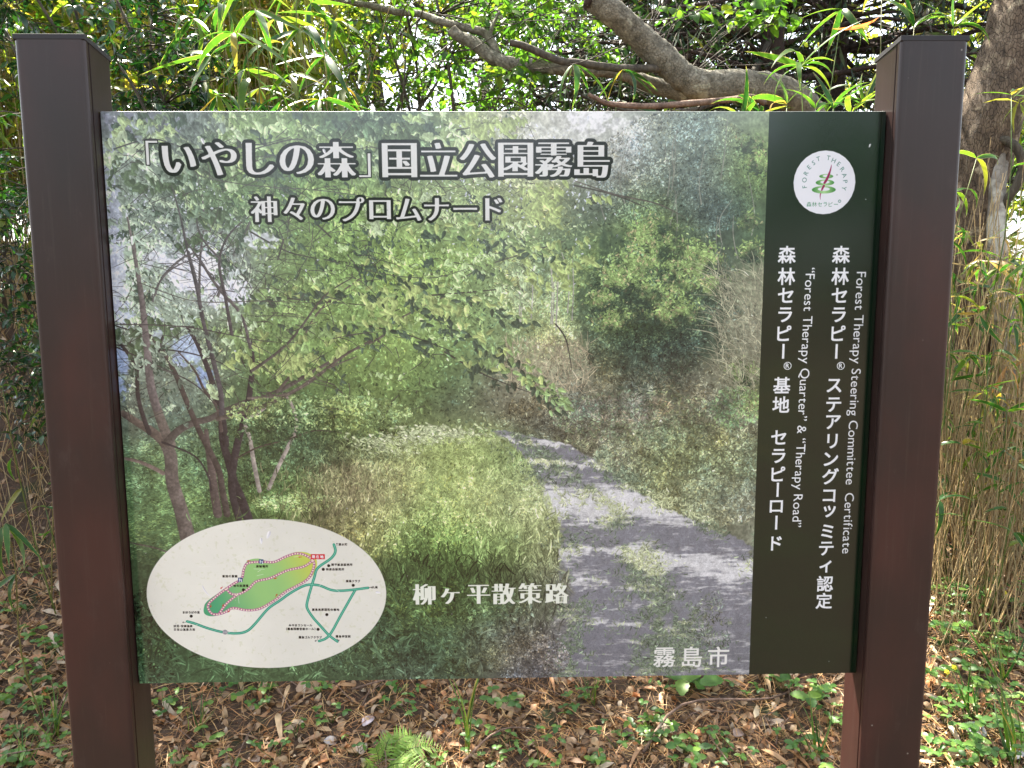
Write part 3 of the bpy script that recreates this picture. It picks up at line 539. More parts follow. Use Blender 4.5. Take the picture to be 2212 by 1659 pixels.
for _ in range(150):
    x, y = 240 + pr.random() * 560, 290 + pr.random() * 560; a = pr.choice([-.9, -.4, .3, .9, 2.2, -2.2]) + pr.normal(0, .3); l = 30 + 80 * pr.random()
    stroke([(x, y), (x + math.cos(a) * l * .5 + 5, y + math.sin(a) * l * .4), (x + math.cos(a) * l, y + math.sin(a) * l * .8 + 6)], [1.8, 1.5, .7], lin((64, 60, 58)), jit=.3, shade=False)
for kx in range(120):
    x = pr.uniform(228, 900); y = pr.uniform(256, 800); q = H(x, y); spray(x, y, 24 + 30 * pr.random(), pr.normal(.2, .6), 14 + 12 * pr.random(), fcol(*q) * (1.3 if pr.random() < .6 else .6), 5, twig=False)
patch(690, 890, 210, 40, 1300, 7, 15, 'leaf', 1.15, .4, (0, 6.28), lin((160, 184, 116)), .4)
patch(690, 930, 210, 40, 1100, 7, 15, 'leaf', .6, .4, (0, 6.28))
for cx_, cy_, rx, ry, n_ in ((900, 948, 120, 9, 300), (940, 930, 90, 8, 200), (830, 960, 60, 8, 90), (990, 938, 40, 6, 60), (860, 975, 50, 6, 50)):
    for _ in range(n_):
        q = H(pr.normal(cx_, rx * .5), pr.normal(cy_, ry * .8)); stamp('leaf', q[0], q[1], 7 + 9 * pr.random(), pr.normal(.2, .5), lin((190, 204, 155)) * math.exp(pr.normal(-.25, .4)), .9)
patch(640, 1085, 100, 24, 560, 7, 14, 'leaf', 1.15, .35, (-.4, .9), lin((165, 188, 115)), .5)
# ---- road
def poly_mask(pts, soft=10.0, warp=26.0):
    soft = 12 + 60 * sstep(1180, 1330, DY)
    P = np.array(pts, float); ys = DY + (vnoise(60, 4) - .5) * warp * .4; 
    L_ = np.interp(ys, P[:, 0], P[:, 1]) ; R_ = np.interp(ys, P[:, 0], P[:, 2])
    w = (vnoise(70, 4) - .5) * warp * 2.6 * np.clip((DY - 920) / 260, .12, 1.3)
    return np.clip((DX - L_ - w) / soft, 0, 1) * np.clip((R_ - w * 1.3 - DX) / soft, 0, 1) * (ys > P[0, 0])
road = poly_mask([(930, 1060, 1105), (960, 1100, 1235), (985, 1130, 1280), (1040, 1160, 1350), (1100, 1185, 1455), (1180, 1205, 1640), (1300, 1195, 1700), (1500, 1140, 1700)])
wy = DY + unit(vnoise(16, 4)) * 5 + unit(vnoise(60, 3)) * 4 + unit(vnoise(200, 2)) * 2.5
st_ = unit(vnoise(48, 4, 7.0))
rn = unit(vnoise(26, 4, 3.0))
def bandf(c, w, amp, kx=0.0, x0=1300): return amp * np.exp(-((wy - c - (DX - x0) * kx) / w) ** 2)
def sideL(x, s=40): return sstep(x + s, x - s, DX + rn * 30)
def sideR(x, s=40): return sstep(x - s, x + s, DX + rn * 30)
sunv = bandf(1003, 7, 1.0) + bandf(1092, 34, 1.35) + bandf(1195, 13, .95, .05) * sideL(1430, 60) + bandf(1218, 32, 1.0, .12, 1500) * sideR(1400, 60) + bandf(1268, 8, .7) * sideL(1400) + bandf(958, 6, 1.0) + bandf(1345, 9, .55) * sideL(1420) + bandf(1300, 10, .4) * sideR(1450) + .16 * rn
sunb = sstep(.10, 1.05, sunv + .20 * st_ + .08 * unit(vnoise(300, 2, 2.0)))
grit = pr.random((TH // 2 + 1, TW // 2 + 1)).astype(np.float32).repeat(2, 0).repeat(2, 1)[:TH, :TW]
rc = lin((116, 118, 127)) * (1 - sunb[..., None]) + lin((206, 207, 208)) * sunb[..., None]
rc = rc * (.72 + .4 * vnoise(120, 4)[..., None] + .34 * (grit[..., None] - .5)) * (1 - .18 * sstep(1280, 1460, DY))[..., None]
img += (road * .96)[..., None] * (rc - img)
rmx = np.interp(DY, [938, 985, 1040, 1100, 1180, 1300, 1500], [1240, 1285, 1355, 1460, 1640, 1700, 1700])
med = np.exp(-((DX - np.interp(DY, [940, 1000, 1100, 1200, 1300, 1400, 1500], [1120, 1200, 1310, 1370, 1420, 1440, 1470])) / np.interp(DY, [950, 1100, 1300, 1500], [18, 34, 58, 70])) ** 2) * sstep(.36, .60, vnoise(30, 4)) * 1.6
verge = np.clip(np.exp(-((DX - rmx) / 40) ** 2) * 1.1 * sstep(.36, .6, vnoise(50, 4)) + np.exp(-((DX - np.interp(DY, [938, 985, 1040, 1100, 1180, 1300, 1500], [1060, 1130, 1165, 1195, 1228, 1240, 1215])) / 36) ** 2) * 1.1 * sstep(.4, .62, vnoise(50, 4)), 0, 1)
pm = (np.clip(med, 0, 1) * road * 1.0 + np.clip(verge, 0, 1) * (DY > 950) * (DX < 1665)).astype(np.float64).ravel(); pm /= pm.sum()
soft_m = (np.clip(med, 0, 1) * road * .38)[..., None]; img += soft_m * ((lin((92, 106, 84)) * (1 - sunb[..., None]) + lin((158, 166, 128)) * sunb[..., None]) * (.6 + .8 * vnoise(200, 3)[..., None]) - img)
for k in pr.choice(pm.size, 8500, p=pm):
    y, x = divmod(int(k), TW); lit = sunb[y, x]; c = lin((92, 108, 86)) * (1 - lit) + lin((168, 178, 132)) * lit
    stamp('thin', x, y, 5 + 14 * pr.random(), pr.random() * 6.28, c * math.exp(pr.normal(0, .45)), .9)
# ---- grass
def grass(n, xr, yr, Lr, mulc=1.0, sig=.35, lean=.35, tc=None, tm=0, wid=1.6):
    ys = np.sort(yr[0] + (yr[1] - yr[0]) * pr.random(n))
    for y in ys:
        x = pr.normal((xr[0] + xr[1]) / 2, (xr[1] - xr[0]) * .33); q = H(x, y)
        if not (0 <= q[0] < TW and 0 <= q[1] < TH) or road[int(q[1]), int(q[0])] > .4: continue
        c = fcol(*q); c = c * math.exp(.3 * CLN[int(q[1]), int(q[0])]); c = c * (1 - tm) + tc * tm if tc is not None else c
        L_ = Lr[0] + (Lr[1] - Lr[0]) * pr.random() ** 1.5
        stamp('blade', q[0], q[1] - L_ * .4, L_, -math.pi / 2 + pr.normal(0, lean) + (math.pi if pr.random() < .5 else 0), c * mulc * math.exp(pr.normal(0, sig)))
GNX = unit(vnoise(18, 3))
grass(1500, (640, 880), (1010, 1190), (16, 44), .9, .5, .4, lin((150, 138, 104)), .35)
grass(5600, (800, 1240), (950, 1150), (10, 28), 1.12, .35, .8, lin((178, 196, 130)), .2)
grass(3800, (690, 1200), (1110, 1270), (18, 52), 1.0, .5, .5)
grass(2800, (740, 1180), (1200, 1400), (20, 66), .85, .6, .5)
patch(860, 1150, 200, 60, 1400, 5, 12, 'leaf', 1.2, .5); patch(1000, 1080, 180, 60, 1600, 4, 10, 'leaf', 1.3, .35)
patch(900, 1390, 300, 90, 5200, 7, 18, 'leaf', .8, .55, (0, 6.28)); patch(330, 1380, 60, 130, 1800, 8, 22, 'leaf', .8, .55)
patch(950, 1330, 220, 90, 1600, 7, 18, 'leaf', 1.25, .4)
grass(420, (300, 760), (1425, 1512), (26, 84), 1.15, .6, .9)
grass(300, (560, 1050), (1360, 1505), (20, 60), 1.2, .55, .9)
for _ in range(240):
    x, y = 300 + pr.random() * 800, 1300 + pr.random() * 200; q = H(x, y); stamp('thin', q[0], q[1], 22 + 30 * pr.random(), pr.random() * 6.28, fcol(*q) * math.exp(pr.normal(.25, .4)), .9)
patch(1140, 1420, 100, 60, 2600, 4, 8, 'dot', 1.2, .5)
patch(1560, 1370, 90, 110, 1500, 6, 16, 'thin', .8, .45, tintc=lin((75, 92, 78)), tm=.5, gate=vnoise(22, 3) > .52)
img *= np.exp((.13 * unit(vnoise(420, 2)) + .10 * unit(vnoise(170, 2))) * (1 - road * .6))[..., None]
img *= (.90 + .20 * pr.random((TH, TW, 1)).astype(np.float32))
# tones: grass darkened; the board's milky sheen painted into the top and centre
dkg = np.clip(1.2 - ((DX - 900) / 330) ** 2 - ((DY - 1270 - (DX - 900) * .12) / 130) ** 2 + .25 * unit(vnoise(20, 4)), 0, 1) * (1 - road) * sstep(1120, 1200, DY)
img *= (1 - .34 * dkg)[..., None] * np.array([.96, 1.04, .97])[None, None] ** dkg[..., None]
lum = np.maximum(img.mean(-1, keepdims=True), 1e-3); img = (img * .86 + lum * .14) * (lum / .17) ** -.06 * (1.30 + .12 * np.exp(-((DX - 1050) / 420) ** 2 - ((DY - 480) / 300) ** 2))[..., None] + .016 + .034 * sstep(1000, 300, DY)[..., None]
img = np.clip(img, .004, .9)

# ---- dark green band on the right with faint reflections painted in as brownish clouds
bx = (H(1660, 250)[0] + H(1619, 1440)[0]) / 2
band = (np.arange(TW) > bx)
cl = vnoise(7, 4, 3.0)
bc = lin((29, 50, 44)) * (1 - sstep(.5, .85, cl))[..., None] + lin((46, 55, 44)) * sstep(.5, .85, cl)[..., None]
img[:, band] = bc[:, band]

# ---- map medallion
def Hs(pts, fn): return np.array([H(*fn(*p)) for p in pts])
MP = lambda X, Y: (297.7 + .25567 * X, 1101.3 + .25567 * Y)
LP = lambda X, Y: (1607.3 + .21526 * X, 267.9 + .21526 * Y)
YY, XX = np.mgrid[0:TH, 0:TW].astype(np.float32)
e = Hs([(73, 700), (2097, 700), (1060, 77), (1110, 1335)], MP)
ec = ((e[0][0] + e[1][0]) / 2, (e[2][1] + e[3][1]) / 2); er = ((e[1][0] - e[0][0]) / 2, (e[3][1] - e[2][1]) / 2)
def ell(c, r, s=1.0): return np.clip((1 - np.hypot((XX - c[0]) / r[0], (YY - c[1]) / r[1])) * min(r) + .5, 0, 1)
speck = vnoise(240, 3); dirt = vnoise(30, 4)
oc = lin((236, 236, 224)) * (.93 + .12 * dirt[..., None]) * (1 - .35 * sstep(.62, .8, speck)[..., None] * lin((150, 140, 190)))
oc = oc * (1 - .10 * sstep(ec[0] - er[0] * .2, ec[0] + er[0] * .1, XX))[..., None]
img += ell(ec, er)[..., None] * (oc - img)
def polyfill(P):                 # even-odd fill, anti-aliased by three sub-rows
    P = np.asarray(P, float); x0, y0 = np.floor(P.min(0)).astype(int) - 1; x1, y1 = np.ceil(P.max(0)).astype(int) + 2
    x0, y0 = max(x0, 0), max(y0, 0); x1, y1 = min(x1, TW), min(y1, TH)
    S = 3; acc = np.zeros((y1 - y0, x1 - x0), np.float32); A = P; B = np.roll(P, -1, 0)
    for sy in range(S):
        ys = np.arange(y0, y1) + (sy + .5) / S
        for sx in range(S):
            xs = np.arange(x0, x1) + (sx + .5) / S; cr = np.zeros((len(ys), len(xs)), bool)
            for a, b in zip(A, B):
                if a[1] == b[1]: continue
                rows = (ys > min(a[1], b[1])) & (ys <= max(a[1], b[1]))
                if not rows.any(): continue
                xi = a[0] + (ys[rows] - a[1]) / (b[1] - a[1]) * (b[0] - a[0]); cr[rows] ^= xs[None] > xi[:, None]
            acc += cr
    return (slice(y0, y1), slice(x0, x1)), acc / (S * S)
def fill(P, col):
    s, a = polyfill(P); img[s] += a[..., None] * (col[s] if np.ndim(col) == 3 else np.asarray(col) ) - a[..., None] * img[s]
def smooth(P, n=8, closed=False):
    P = np.asarray(P, float); out = []; N_ = len(P)
    for i in range(N_ if closed else N_ - 1):
        g_ = (lambda k: P[k % N_]) if closed else (lambda k: P[min(max(k, 0), N_ - 1)])
        for t in np.arange(n) / n:
            p0, p1, p2, p3 = g_(i - 1), g_(i), g_(i + 1), g_(i + 2)
            out.append(.5 * ((2 * p1) + (-p0 + p2) * t + (2 * p0 - 5 * p1 + 4 * p2 - p3) * t * t + (-p0 + 3 * p1 - 3 * p2 + p3) * t ** 3))
    if not closed: out.append(P[-1])
    return np.array(out)
def line(P, w, col): stroke(P, [w] * len(P), col, jit=0, shade=False, disp=False)
area = smooth(Hs([(565, 880), (558, 830), (590, 770), (740, 665), (860, 590), (885, 500), (930, 430), (1020, 412), (1130, 440), (1240, 395), (1330, 358), (1430, 362), (1490, 400), (1514, 440), (1500, 520), (1440, 590), (1330, 640), (1230, 710), (1130, 780), (1030, 835), (920, 848), (800, 835), (700, 885), (620, 900)], MP), 6, True)
gk = np.clip(((XX - area[:, 0].min()) / np.ptp(area[:, 0]) * .85 - (YY - area[:, 1].min()) / np.ptp(area[:, 1]) * .25 + .15), 0, 1)[..., None]
gcol = lin((52, 165, 112)) * (1 - sstep(0, .45, gk)) + lin((150, 205, 120)) * sstep(0, .45, gk); gcol = gcol * (1 - sstep(.55, 1.0, gk)) + lin((200, 210, 70)) * sstep(.55, 1.0, gk)
gcol = gcol * .88 + .05; gcol = gcol * (.95 + .1 * dirt[..., None])
fill(area, gcol)
RD = lin((48, 150, 125)); RC = lin((120, 195, 170))
roads = [[(415, 942), (480, 960), (600, 1003), (735, 1036), (850, 1042), (930, 1018), (1000, 950), (1100, 835), (1200, 765), (1300, 695), (1420, 636), (1530, 638), (1640, 678), (1760, 680), (1945, 658)],
         [(1655, 292), (1668, 350), (1630, 410), (1520, 490), (1490, 570), (1465, 650), (1432, 770), (1430, 830), (1480, 910), (1560, 1000), (1615, 1060), (1685, 1112)],
         [(1832, 682), (1720, 880), (1615, 1062), (1530, 1108)]]
for R_ in roads: line(smooth(Hs(R_, MP), 3), 8.4, RD)
for R_ in roads: line(smooth(Hs(R_, MP), 3), 2.2, RC)
PP = lin((176, 104, 150)); PD = lin((252, 232, 200))
paths = [smooth(Hs([(1480, 425), (1420, 385), (1340, 368), (1250, 395), (1150, 440), (1040, 438), (930, 450), (895, 500), (875, 580), (800, 630), (700, 700), (600, 790), (600, 845), (640, 882), (720, 870), (800, 830), (900, 845), (980, 845), (1050, 825), (1160, 760), (1250, 690), (1400, 610), (1460, 550), (1488, 470), (1480, 425)], MP), 5),
         smooth(Hs([(1480, 425), (1400, 478), (1260, 512), (1120, 575), (1000, 605), (930, 670), (850, 712), (790, 710), (745, 665)], MP), 5), smooth(Hs([(840, 715), (750, 790), (690, 870)], MP), 5)]
for P_ in paths: line(P_, 7.8, PP)
for P_ in paths:
    seg = np.hypot(*np.diff(P_, axis=0).T); s_ = np.concatenate([[0], np.cumsum(seg)])
    for t in np.arange(4, s_[-1], 8.6):
        x, y = np.interp(t, s_, P_[:, 0]), np.interp(t, s_, P_[:, 1]); stamp('dot', x, y, 6, 0, PD)
def disc(c, r, col):
    a = np.linspace(0, 2 * math.pi, 28, endpoint=False); fill(np.stack([c[0] + np.cos(a) * r, c[1] + np.sin(a) * r], 1), col)
BK = lin((30, 30, 32))
for p in ((1613, 472), (1567, 503), (1820, 638), (1597, 886), (1523, 1010), (892, 676), (451, 899)): disc(H(*MP(*p)), 5.2, BK)
def quad(x0, y0, x1, y1, col, fn=MP): fill(Hs([(x0, y0), (x1, y0), (x1, y1), (x0, y1)], fn), col)
quad(1460, 375, 1580, 418, lin((205, 40, 52)))
for cx_, cy_ in ((1042, 437), (866, 591)):
    quad(cx_ - 19, cy_ - 18, cx_ + 19, cy_ + 18, lin((40, 62, 120)))
    for k in (-1, 1):
        c = H(*MP(cx_ + k * 7, cy_ + k * 2)); stamp('leaf', c[0], c[1], 10, math.pi / 2, lin((225, 230, 240))); stamp('dot', c[0] + k, c[1] + 5, 4, 0, lin((225, 230, 240)))
disc(H(*MP(738, 1034)), 8.5, lin((150, 150, 155)))
for (x, y, a) in ((1370, 398, 180), (936, 431, 170), (708, 658, 135), (616, 812, 95), (766, 860, -30), (1170, 722, -45), (1163, 578, 160), (720, 806, 100)):
    c = np.array(H(*MP(x, y))); d = np.array([math.cos(rad(a)), math.sin(rad(a))]); nn = np.array([-d[1], d[0]]); RDD = lin((190, 50, 45))
    line(np.array([c - d * 5, c + d * 3]), 1.6, RDD); fill([c + d * 7, c + nn * 3, c - nn * 3], RDD)
for (x, y, a) in ((390, 950, 180), (1681, 293, -90), (1507, 1103, 150), (1690, 1098, 40), (1964, 655, 0)):
    c = np.array(H(*MP(x, y))); d = np.array([math.cos(rad(a)), math.sin(rad(a))]); nn = np.array([-d[1], d[0]])
    line(np.array([c - d * 5, c + d * 4]), 1.2, BK); line(np.array([c + d * 5 + nn * 0, c + d * 2 + nn * 2.5]), 1.1, BK); line(np.array([c + d * 5, c + d * 2 - nn * 2.5]), 1.1, BK)
# ---- round emblem
c_ = H(*LP(807, 587)); rl = (H(*LP(1117, 587))[0] - H(*LP(497, 587))[0]) / 2
disc(c_, rl, lin((232, 234, 238)))
for x, y, a, b in ((800, 660, 120, 37), (812, 588, 93, 30), (825, 525, 70, 22)):
    cc = H(*LP(x, y)); s_ = rl / 310.0 / 1.0; th = np.linspace(0, 2 * math.pi, 40, endpoint=False)
    out = np.stack([cc[0] + np.cos(th) * a * s_, cc[1] + np.sin(th) * b * s_], 1); inn = np.stack([cc[0] + np.cos(th) * a * .5 * s_, cc[1] - b * .18 * s_ + np.sin(th) * b * .48 * s_], 1)
    gg = np.clip((XX - cc[0]) / (a * s_) * .5 + .5, 0, 1)[..., None] if False else None
    s, al = polyfill(out); k = np.abs((XX[s] - cc[0]) / (a * s_))[..., None]; colr = lin((170, 215, 150)) * (1 - k) + lin((50, 130, 55)) * k; img[s] += al[..., None] * (colr - img[s])
    fill(inn, lin((232, 234, 238)))
stroke([LP(875, 405), LP(870, 440), LP(850, 505), LP(825, 560), LP(805, 590)], [.3, 2.4, 4.8, 5.4, 4.6], lin((150, 35, 90)), jit=0, shade=False)
stroke([LP(800, 618), LP(785, 645), LP(778, 664)], [4.6, 4, 2.6], lin((150, 35, 90)), jit=0, shade=False)
stroke([LP(767, 697), LP(762, 720), LP(764, 758)], [2.2, 1.8, .4], lin((150, 35, 90)), jit=0, shade=False)

# ---- lettering: the outlines of Blender's own built-in typeface, filled into the print
GL = {}
def glyph(ch):
    if ch in GL: return GL[ch]
    cu = bpy.data.curves.new('t', 'FONT'); cu.body = ch; cu.size = 1.0; cu.resolution_u = 4; cu.fill_mode = 'FRONT'
    ob = bpy.data.objects.new('t', cu); COL.objects.link(ob)
    dg = bpy.context.evaluated_depsgraph_get(); dg.update(); me = ob.evaluated_get(dg).to_mesh()
    V = np.array([v.co[:2] for v in me.vertices]).reshape(-1, 2); me.calc_loop_triangles(); T = np.array([t.vertices[:] for t in me.loop_triangles]).reshape(-1, 3)
    ob.to_mesh_clear(); bpy.data.objects.remove(ob); bpy.data.curves.remove(cu)
    GL[ch] = (V, T); return GL[ch]
def raster(V, T, pad=12, S=3):   # coverage mask of a triangle mesh given in print pixels
    x0, y0 = np.floor(V.min(0)).astype(int) - pad; x1, y1 = np.ceil(V.max(0)).astype(int) + pad
    w, h = (x1 - x0) * S, (y1 - y0) * S; m = np.zeros((h, w), bool); P = (V - (x0, y0)) * S
    for t in T:
        a, b, c = P[t]; ar = (b[0] - a[0]) * (c[1] - a[1]) - (b[1] - a[1]) * (c[0] - a[0])
        if abs(ar) < 1e-6: continue
        if ar < 0: b, c = c, b
        bx0, by0 = int(max(0, min(a[0], b[0], c[0]))), int(max(0, min(a[1], b[1], c[1]))); bx1, by1 = int(max(a[0], b[0], c[0])) + 2, int(max(a[1], b[1], c[1])) + 2
        yy, xx = np.mgrid[by0:min(by1, h), bx0:min(bx1, w)]; yy = yy + .5; xx = xx + .5
        e1 = (b[0] - a[0]) * (yy - a[1]) - (b[1] - a[1]) * (xx - a[0]); e2 = (c[0] - b[0]) * (yy - b[1]) - (c[1] - b[1]) * (xx - b[0]); e3 = (a[0] - c[0]) * (yy - c[1]) - (a[1] - c[1]) * (xx - c[0])
        m[by0:by1, bx0:bx1] |= (e1 >= -.01) & (e2 >= -.01) & (e3 >= -.01)
    return m, (x0, y0), S
def shifts(m, offs):
    o = m.copy(); h, w = m.shape
    for dx, dy in offs:
        o[max(0, dy):h + min(0, dy), max(0, dx):w + min(0, dx)] |= m[max(0, -dy):h - max(0, dy), max(0, -dx):w - max(0, dx)]
    return o
def down(m, S): h, w = m.shape; return m.reshape(h // S, S, w // S, S).mean((1, 3)).astype(np.float32)
def comp(a, org, col, op=1.0):
    h, w = a.shape; x0, y0 = org; cx0, cy0, cx1, cy1 = max(0, x0), max(0, y0), min(TW, x0 + w), min(TH, y0 + h)
    if cx0 >= cx1 or cy0 >= cy1: return
    A = (a[cy0 - y0:cy1 - y0, cx0 - x0:cx1 - x0] * op)[..., None]; img[cy0:cy1, cx0:cx1] += A * (np.asarray(col) - img[cy0:cy1, cx0:cx1])
def char(ch, cx, cy, em, col, rot=0.0, hv=0.0, vv_=0.0, outline=None, centre=True, sx=1.0, flipv=False):
    V, T = glyph(ch)
    if not len(V): return
    V = V.copy(); ctr = (V.min(0) + V.max(0)) / 2 if centre else np.array([0, 0]); V = (V - ctr) * em * np.array([sx, 1])
    c, s = math.cos(rot), math.sin(rot); X = V[:, 0] * c + V[:, 1] * s; Y = V[:, 0] * s - V[:, 1] * c
    m, org, S = raster(np.stack([X + cx, Y + cy], 1), T, 16)
    offs = [(dx, dy) for dx in range(-int(hv * S), int(hv * S) + 1) for dy in range(-int(max(vv_, 0) * S), int(max(vv_, 0) * S) + 1)]
    if vv_ < 0:                  # thin the horizontal strokes first, as in a Mincho face
        e_ = int(round(-vv_ * S)); k_ = m.copy()
        for d_ in range(1, e_ + 1): k_[d_:] &= m[:-d_]; k_[:-d_] &= m[d_:]
        m = k_
    m = shifts(m, offs)
    if outline:
        r = outline[0]; big = shifts(m, [(int(round(r * S * math.cos(t))), int(round(r * S * math.sin(t)))) for t in np.arange(24) * math.pi / 12] + [(int(round(r * S * .5 * math.cos(t))), int(round(r * S * .5 * math.sin(t)))) for t in np.arange(12) * math.pi / 6])
        return (down(big, S), down(m, S), org, col, outline[1])
    comp(down(m, S), org, col)
# character heights: the typeface's em box is about 1.0 high
WH = lin((222, 224, 220)); DK = lin((24, 21, 28)); PXM = 1.41
def emof(disp_size, ch='森'):     # em so that the glyph's larger side is disp_size photograph pixels
    V, T = glyph(ch); return disp_size * PXM / max(np.ptp(V[:, 0]), np.ptp(V[:, 1]))
def outlined(chars, size, hv, vv_, r):
    em = emof(size); L_ = []
    for ch, x, y in chars:
        q = H(x, y); L_.append(char(ch, q[0], q[1], em * (1.0 if ch not in '「」' else .95), WH, 0, hv if ch not in '「」' else .2, (vv_ * (.45 if ch in '霧園島国' else 1)) if ch not in '「」' else -1.0, (r if ch not in '「」' else 3.5, DK)))
    for b, m, o, c, k in L_: comp(b, o, k, .97)
    for b, m, o, c, k in L_: comp(m, o, c)
outlined([('「', 328, 330), ('い', 387, 344), ('や', 473, 343), ('し', 562, 343), ('の', 641, 345), ('森', 727, 345), ('」', 788, 357), ('国', 863, 346), ('立', 947, 345), ('公', 1032, 347), ('園', 1114, 345), ('霧', 1196, 345), ('島', 1279, 345)], 80, 4.4, -2.0, 10.5)
outlined([('神', 570, 452), ('々', 635, 451), ('の', 697, 452), ('プ', 760, 452), ('ロ', 821, 453), ('ム', 883, 453), ('ナ', 943, 452), ('ー', 1005, 451), ('ド', 1067, 452)], 58, 2.8, -1.1, 8.2)
for ch, x, y, s in (('柳', 916, 1284, 53), ('ヶ', 972, 1288, 53), ('平', 1034, 1284, 53), ('散', 1088, 1283, 53), ('策', 1145, 1282, 53), ('路', 1203, 1282, 53)):
    q = H(x, y); char(ch, q[0], q[1], emof(s), lin((232, 236, 222)), 0, 3.6, -1.0)
for ch, x, y in (('霧', 1435, 1420), ('島', 1495, 1419), ('市', 1552, 1419)):
    q = H(x, y); char(ch, q[0], q[1], emof(52), lin((232, 232, 226)), 0, 1.1, .8)
WL = lin((236, 238, 240))
col1 = [('森', 1700, 550), ('林', 1699, 597), ('セ', 1697, 638), ('ラ', 1696, 680), ('ピ', 1694, 720), ('ー', 1692, 759), ('基', 1689, 832), ('地', 1687, 874), ('セ', 1682, 945), ('ラ', 1682, 985), ('ピ', 1681, 1024), ('ー', 1680, 1058), ('ロ', 1677, 1094), ('ー', 1677, 1129), ('ド', 1677, 1174)]
col2 = [('森', 1817, 550), ('林', 1815, 597), ('セ', 1813, 638), ('ラ', 1812, 680), ('ピ', 1811, 720), ('ー', 1807, 759), ('ス', 1802, 833), ('テ', 1801, 874), ('ア', 1800, 912), ('リ', 1798, 953), ('ン', 1795, 992), ('グ', 1794, 1029), ('コ', 1791, 1071), ('ッ', 1792, 1105), ('ミ', 1787, 1148), ('テ', 1785, 1185), ('ィ', 1783, 1224), ('認', 1782, 1261), ('定', 1780, 1298)]
for ch, x, y in col1 + col2:
    q = H(x, y); char(ch, q[0], q[1], emof(38.5), WL, math.pi / 2 if ch == 'ー' else 0, 1.1, 1.1)
for x, y in ((1701, 790), (1816, 790)):
    q = H(x, y); r_ = 11.5; a = np.linspace(0, 2 * math.pi, 33); line(np.stack([q[0] + np.cos(a) * r_, q[1] + np.sin(a) * r_], 1), 1.8, WL); char('R', q[0], q[1], 20, WL, 0, .5, .5)
def textline(s, a, b, em, col, hv=.4, k=None):     # a line of Latin text from point a to point b (print pixels)
    xs = [0]; adv = []
    for ch in s:
        V, T = glyph(ch); adv.append((np.ptp(V[:, 0]) + .085) if len(V) else .27)
    tot = sum(adv); d = np.array(b) - np.array(a); Ln = np.hypot(*d); rot = math.atan2(d[1], d[0]); sx = Ln / (tot * em); x = 0; u = d / Ln; nrm = np.array([-u[1], u[0]])
    for ch, w in zip(s, adv):
        V, T = glyph(ch)
        if len(V):
            off = V[:, 0].min(); P = np.array(a) + u * (x - off + .04) * em * sx
            char(ch, P[0], P[1], em, col, rot, hv, hv, centre=False, sx=sx)
        x += w
a_ = H(1741, 577); b_ = H(1711, 1140)
textline('“Forest Therapy Quarter” & “Therapy Road”', a_, b_, 43, WL, .2)
a_ = H(1851, 586); b_ = H(1819, 1197)
textline('Forest Therapy Steering Committee  Certificate', a_, b_, 43, WL, .2)
GT = lin((60, 120, 105))
for ch, x, y in (('F', 608, 630), ('O', 606, 562), ('R', 622, 493), ('E', 653, 433), ('S', 697, 390), ('T', 745, 350), ('T', 848, 340), ('H', 900, 366), ('E', 950, 402), ('R', 987, 455), ('A', 1008, 515), ('P', 1015, 578), ('Y', 1003, 645)):
    q = H(*LP(x, y)); ang = math.atan2(y - 600, x - 810) + math.pi / 2; char(ch, q[0], q[1], 20, GT, ang, .25, .25)
for i, ch in enumerate('森林セラピー'):
    q = H(*LP(652 + i * 54, 806)); char(ch, q[0], q[1], emof(11), lin((45, 130, 85)), 0, .2, .2)
q = H(*LP(957, 773)); a = np.linspace(0, 2 * math.pi, 20); line(np.stack([q[0] + np.cos(a) * 4, q[1] + np.sin(a) * 4], 1), .9, GT); char('R', q[0], q[1], 6, GT)
def maptext(s, x0, x1, y, col=BK, bold=.34, h=24):
    n = len(s); wx = [(.5 if c in '()・ ' else 1.0) for c in s]; tot = sum(wx); x = x0
    for c, w in zip(s, wx):
        st = (x1 - x0) * w / tot; q = H(*MP(x + st / 2, y))
        if c != ' ': char(c, q[0], q[1], emof(h * .25567), col, 0, bold, bold)
        x += st
maptext('湧水町', 1693, 1772, 293); maptext('関平鉱泉販売所', 1633, 1815, 464); maptext('特産品販売所', 1588, 1745, 503); maptext('乗馬クラブ', 1757, 1880, 603)
maptext('丸尾', 1977, 2028, 655); maptext('霧島高原国民休養地', 1470, 1703, 844); maptext('みやまコンセール', 1274, 1475, 976); maptext('(霧島国際音楽ホール)', 1250, 1503, 1007)
maptext('霧島ゴルフクラブ', 1358, 1556, 1078); maptext('霧島神宮駅', 1670, 1800, 1070); maptext('座観場所', 998, 1102, 478); maptext('茶畑の景観', 712, 843, 562); maptext('命の洗濯場', 806, 935, 642)
maptext('まほろばの里', 376, 524, 867); maptext('妙見・安楽温泉', 301, 463, 983); maptext('日当山温泉方面', 301, 485, 1012); maptext('現在地', 1466, 1572, 397, WL, .5, 30); maptext('223', 720, 756, 1034, WL, .2, 17)
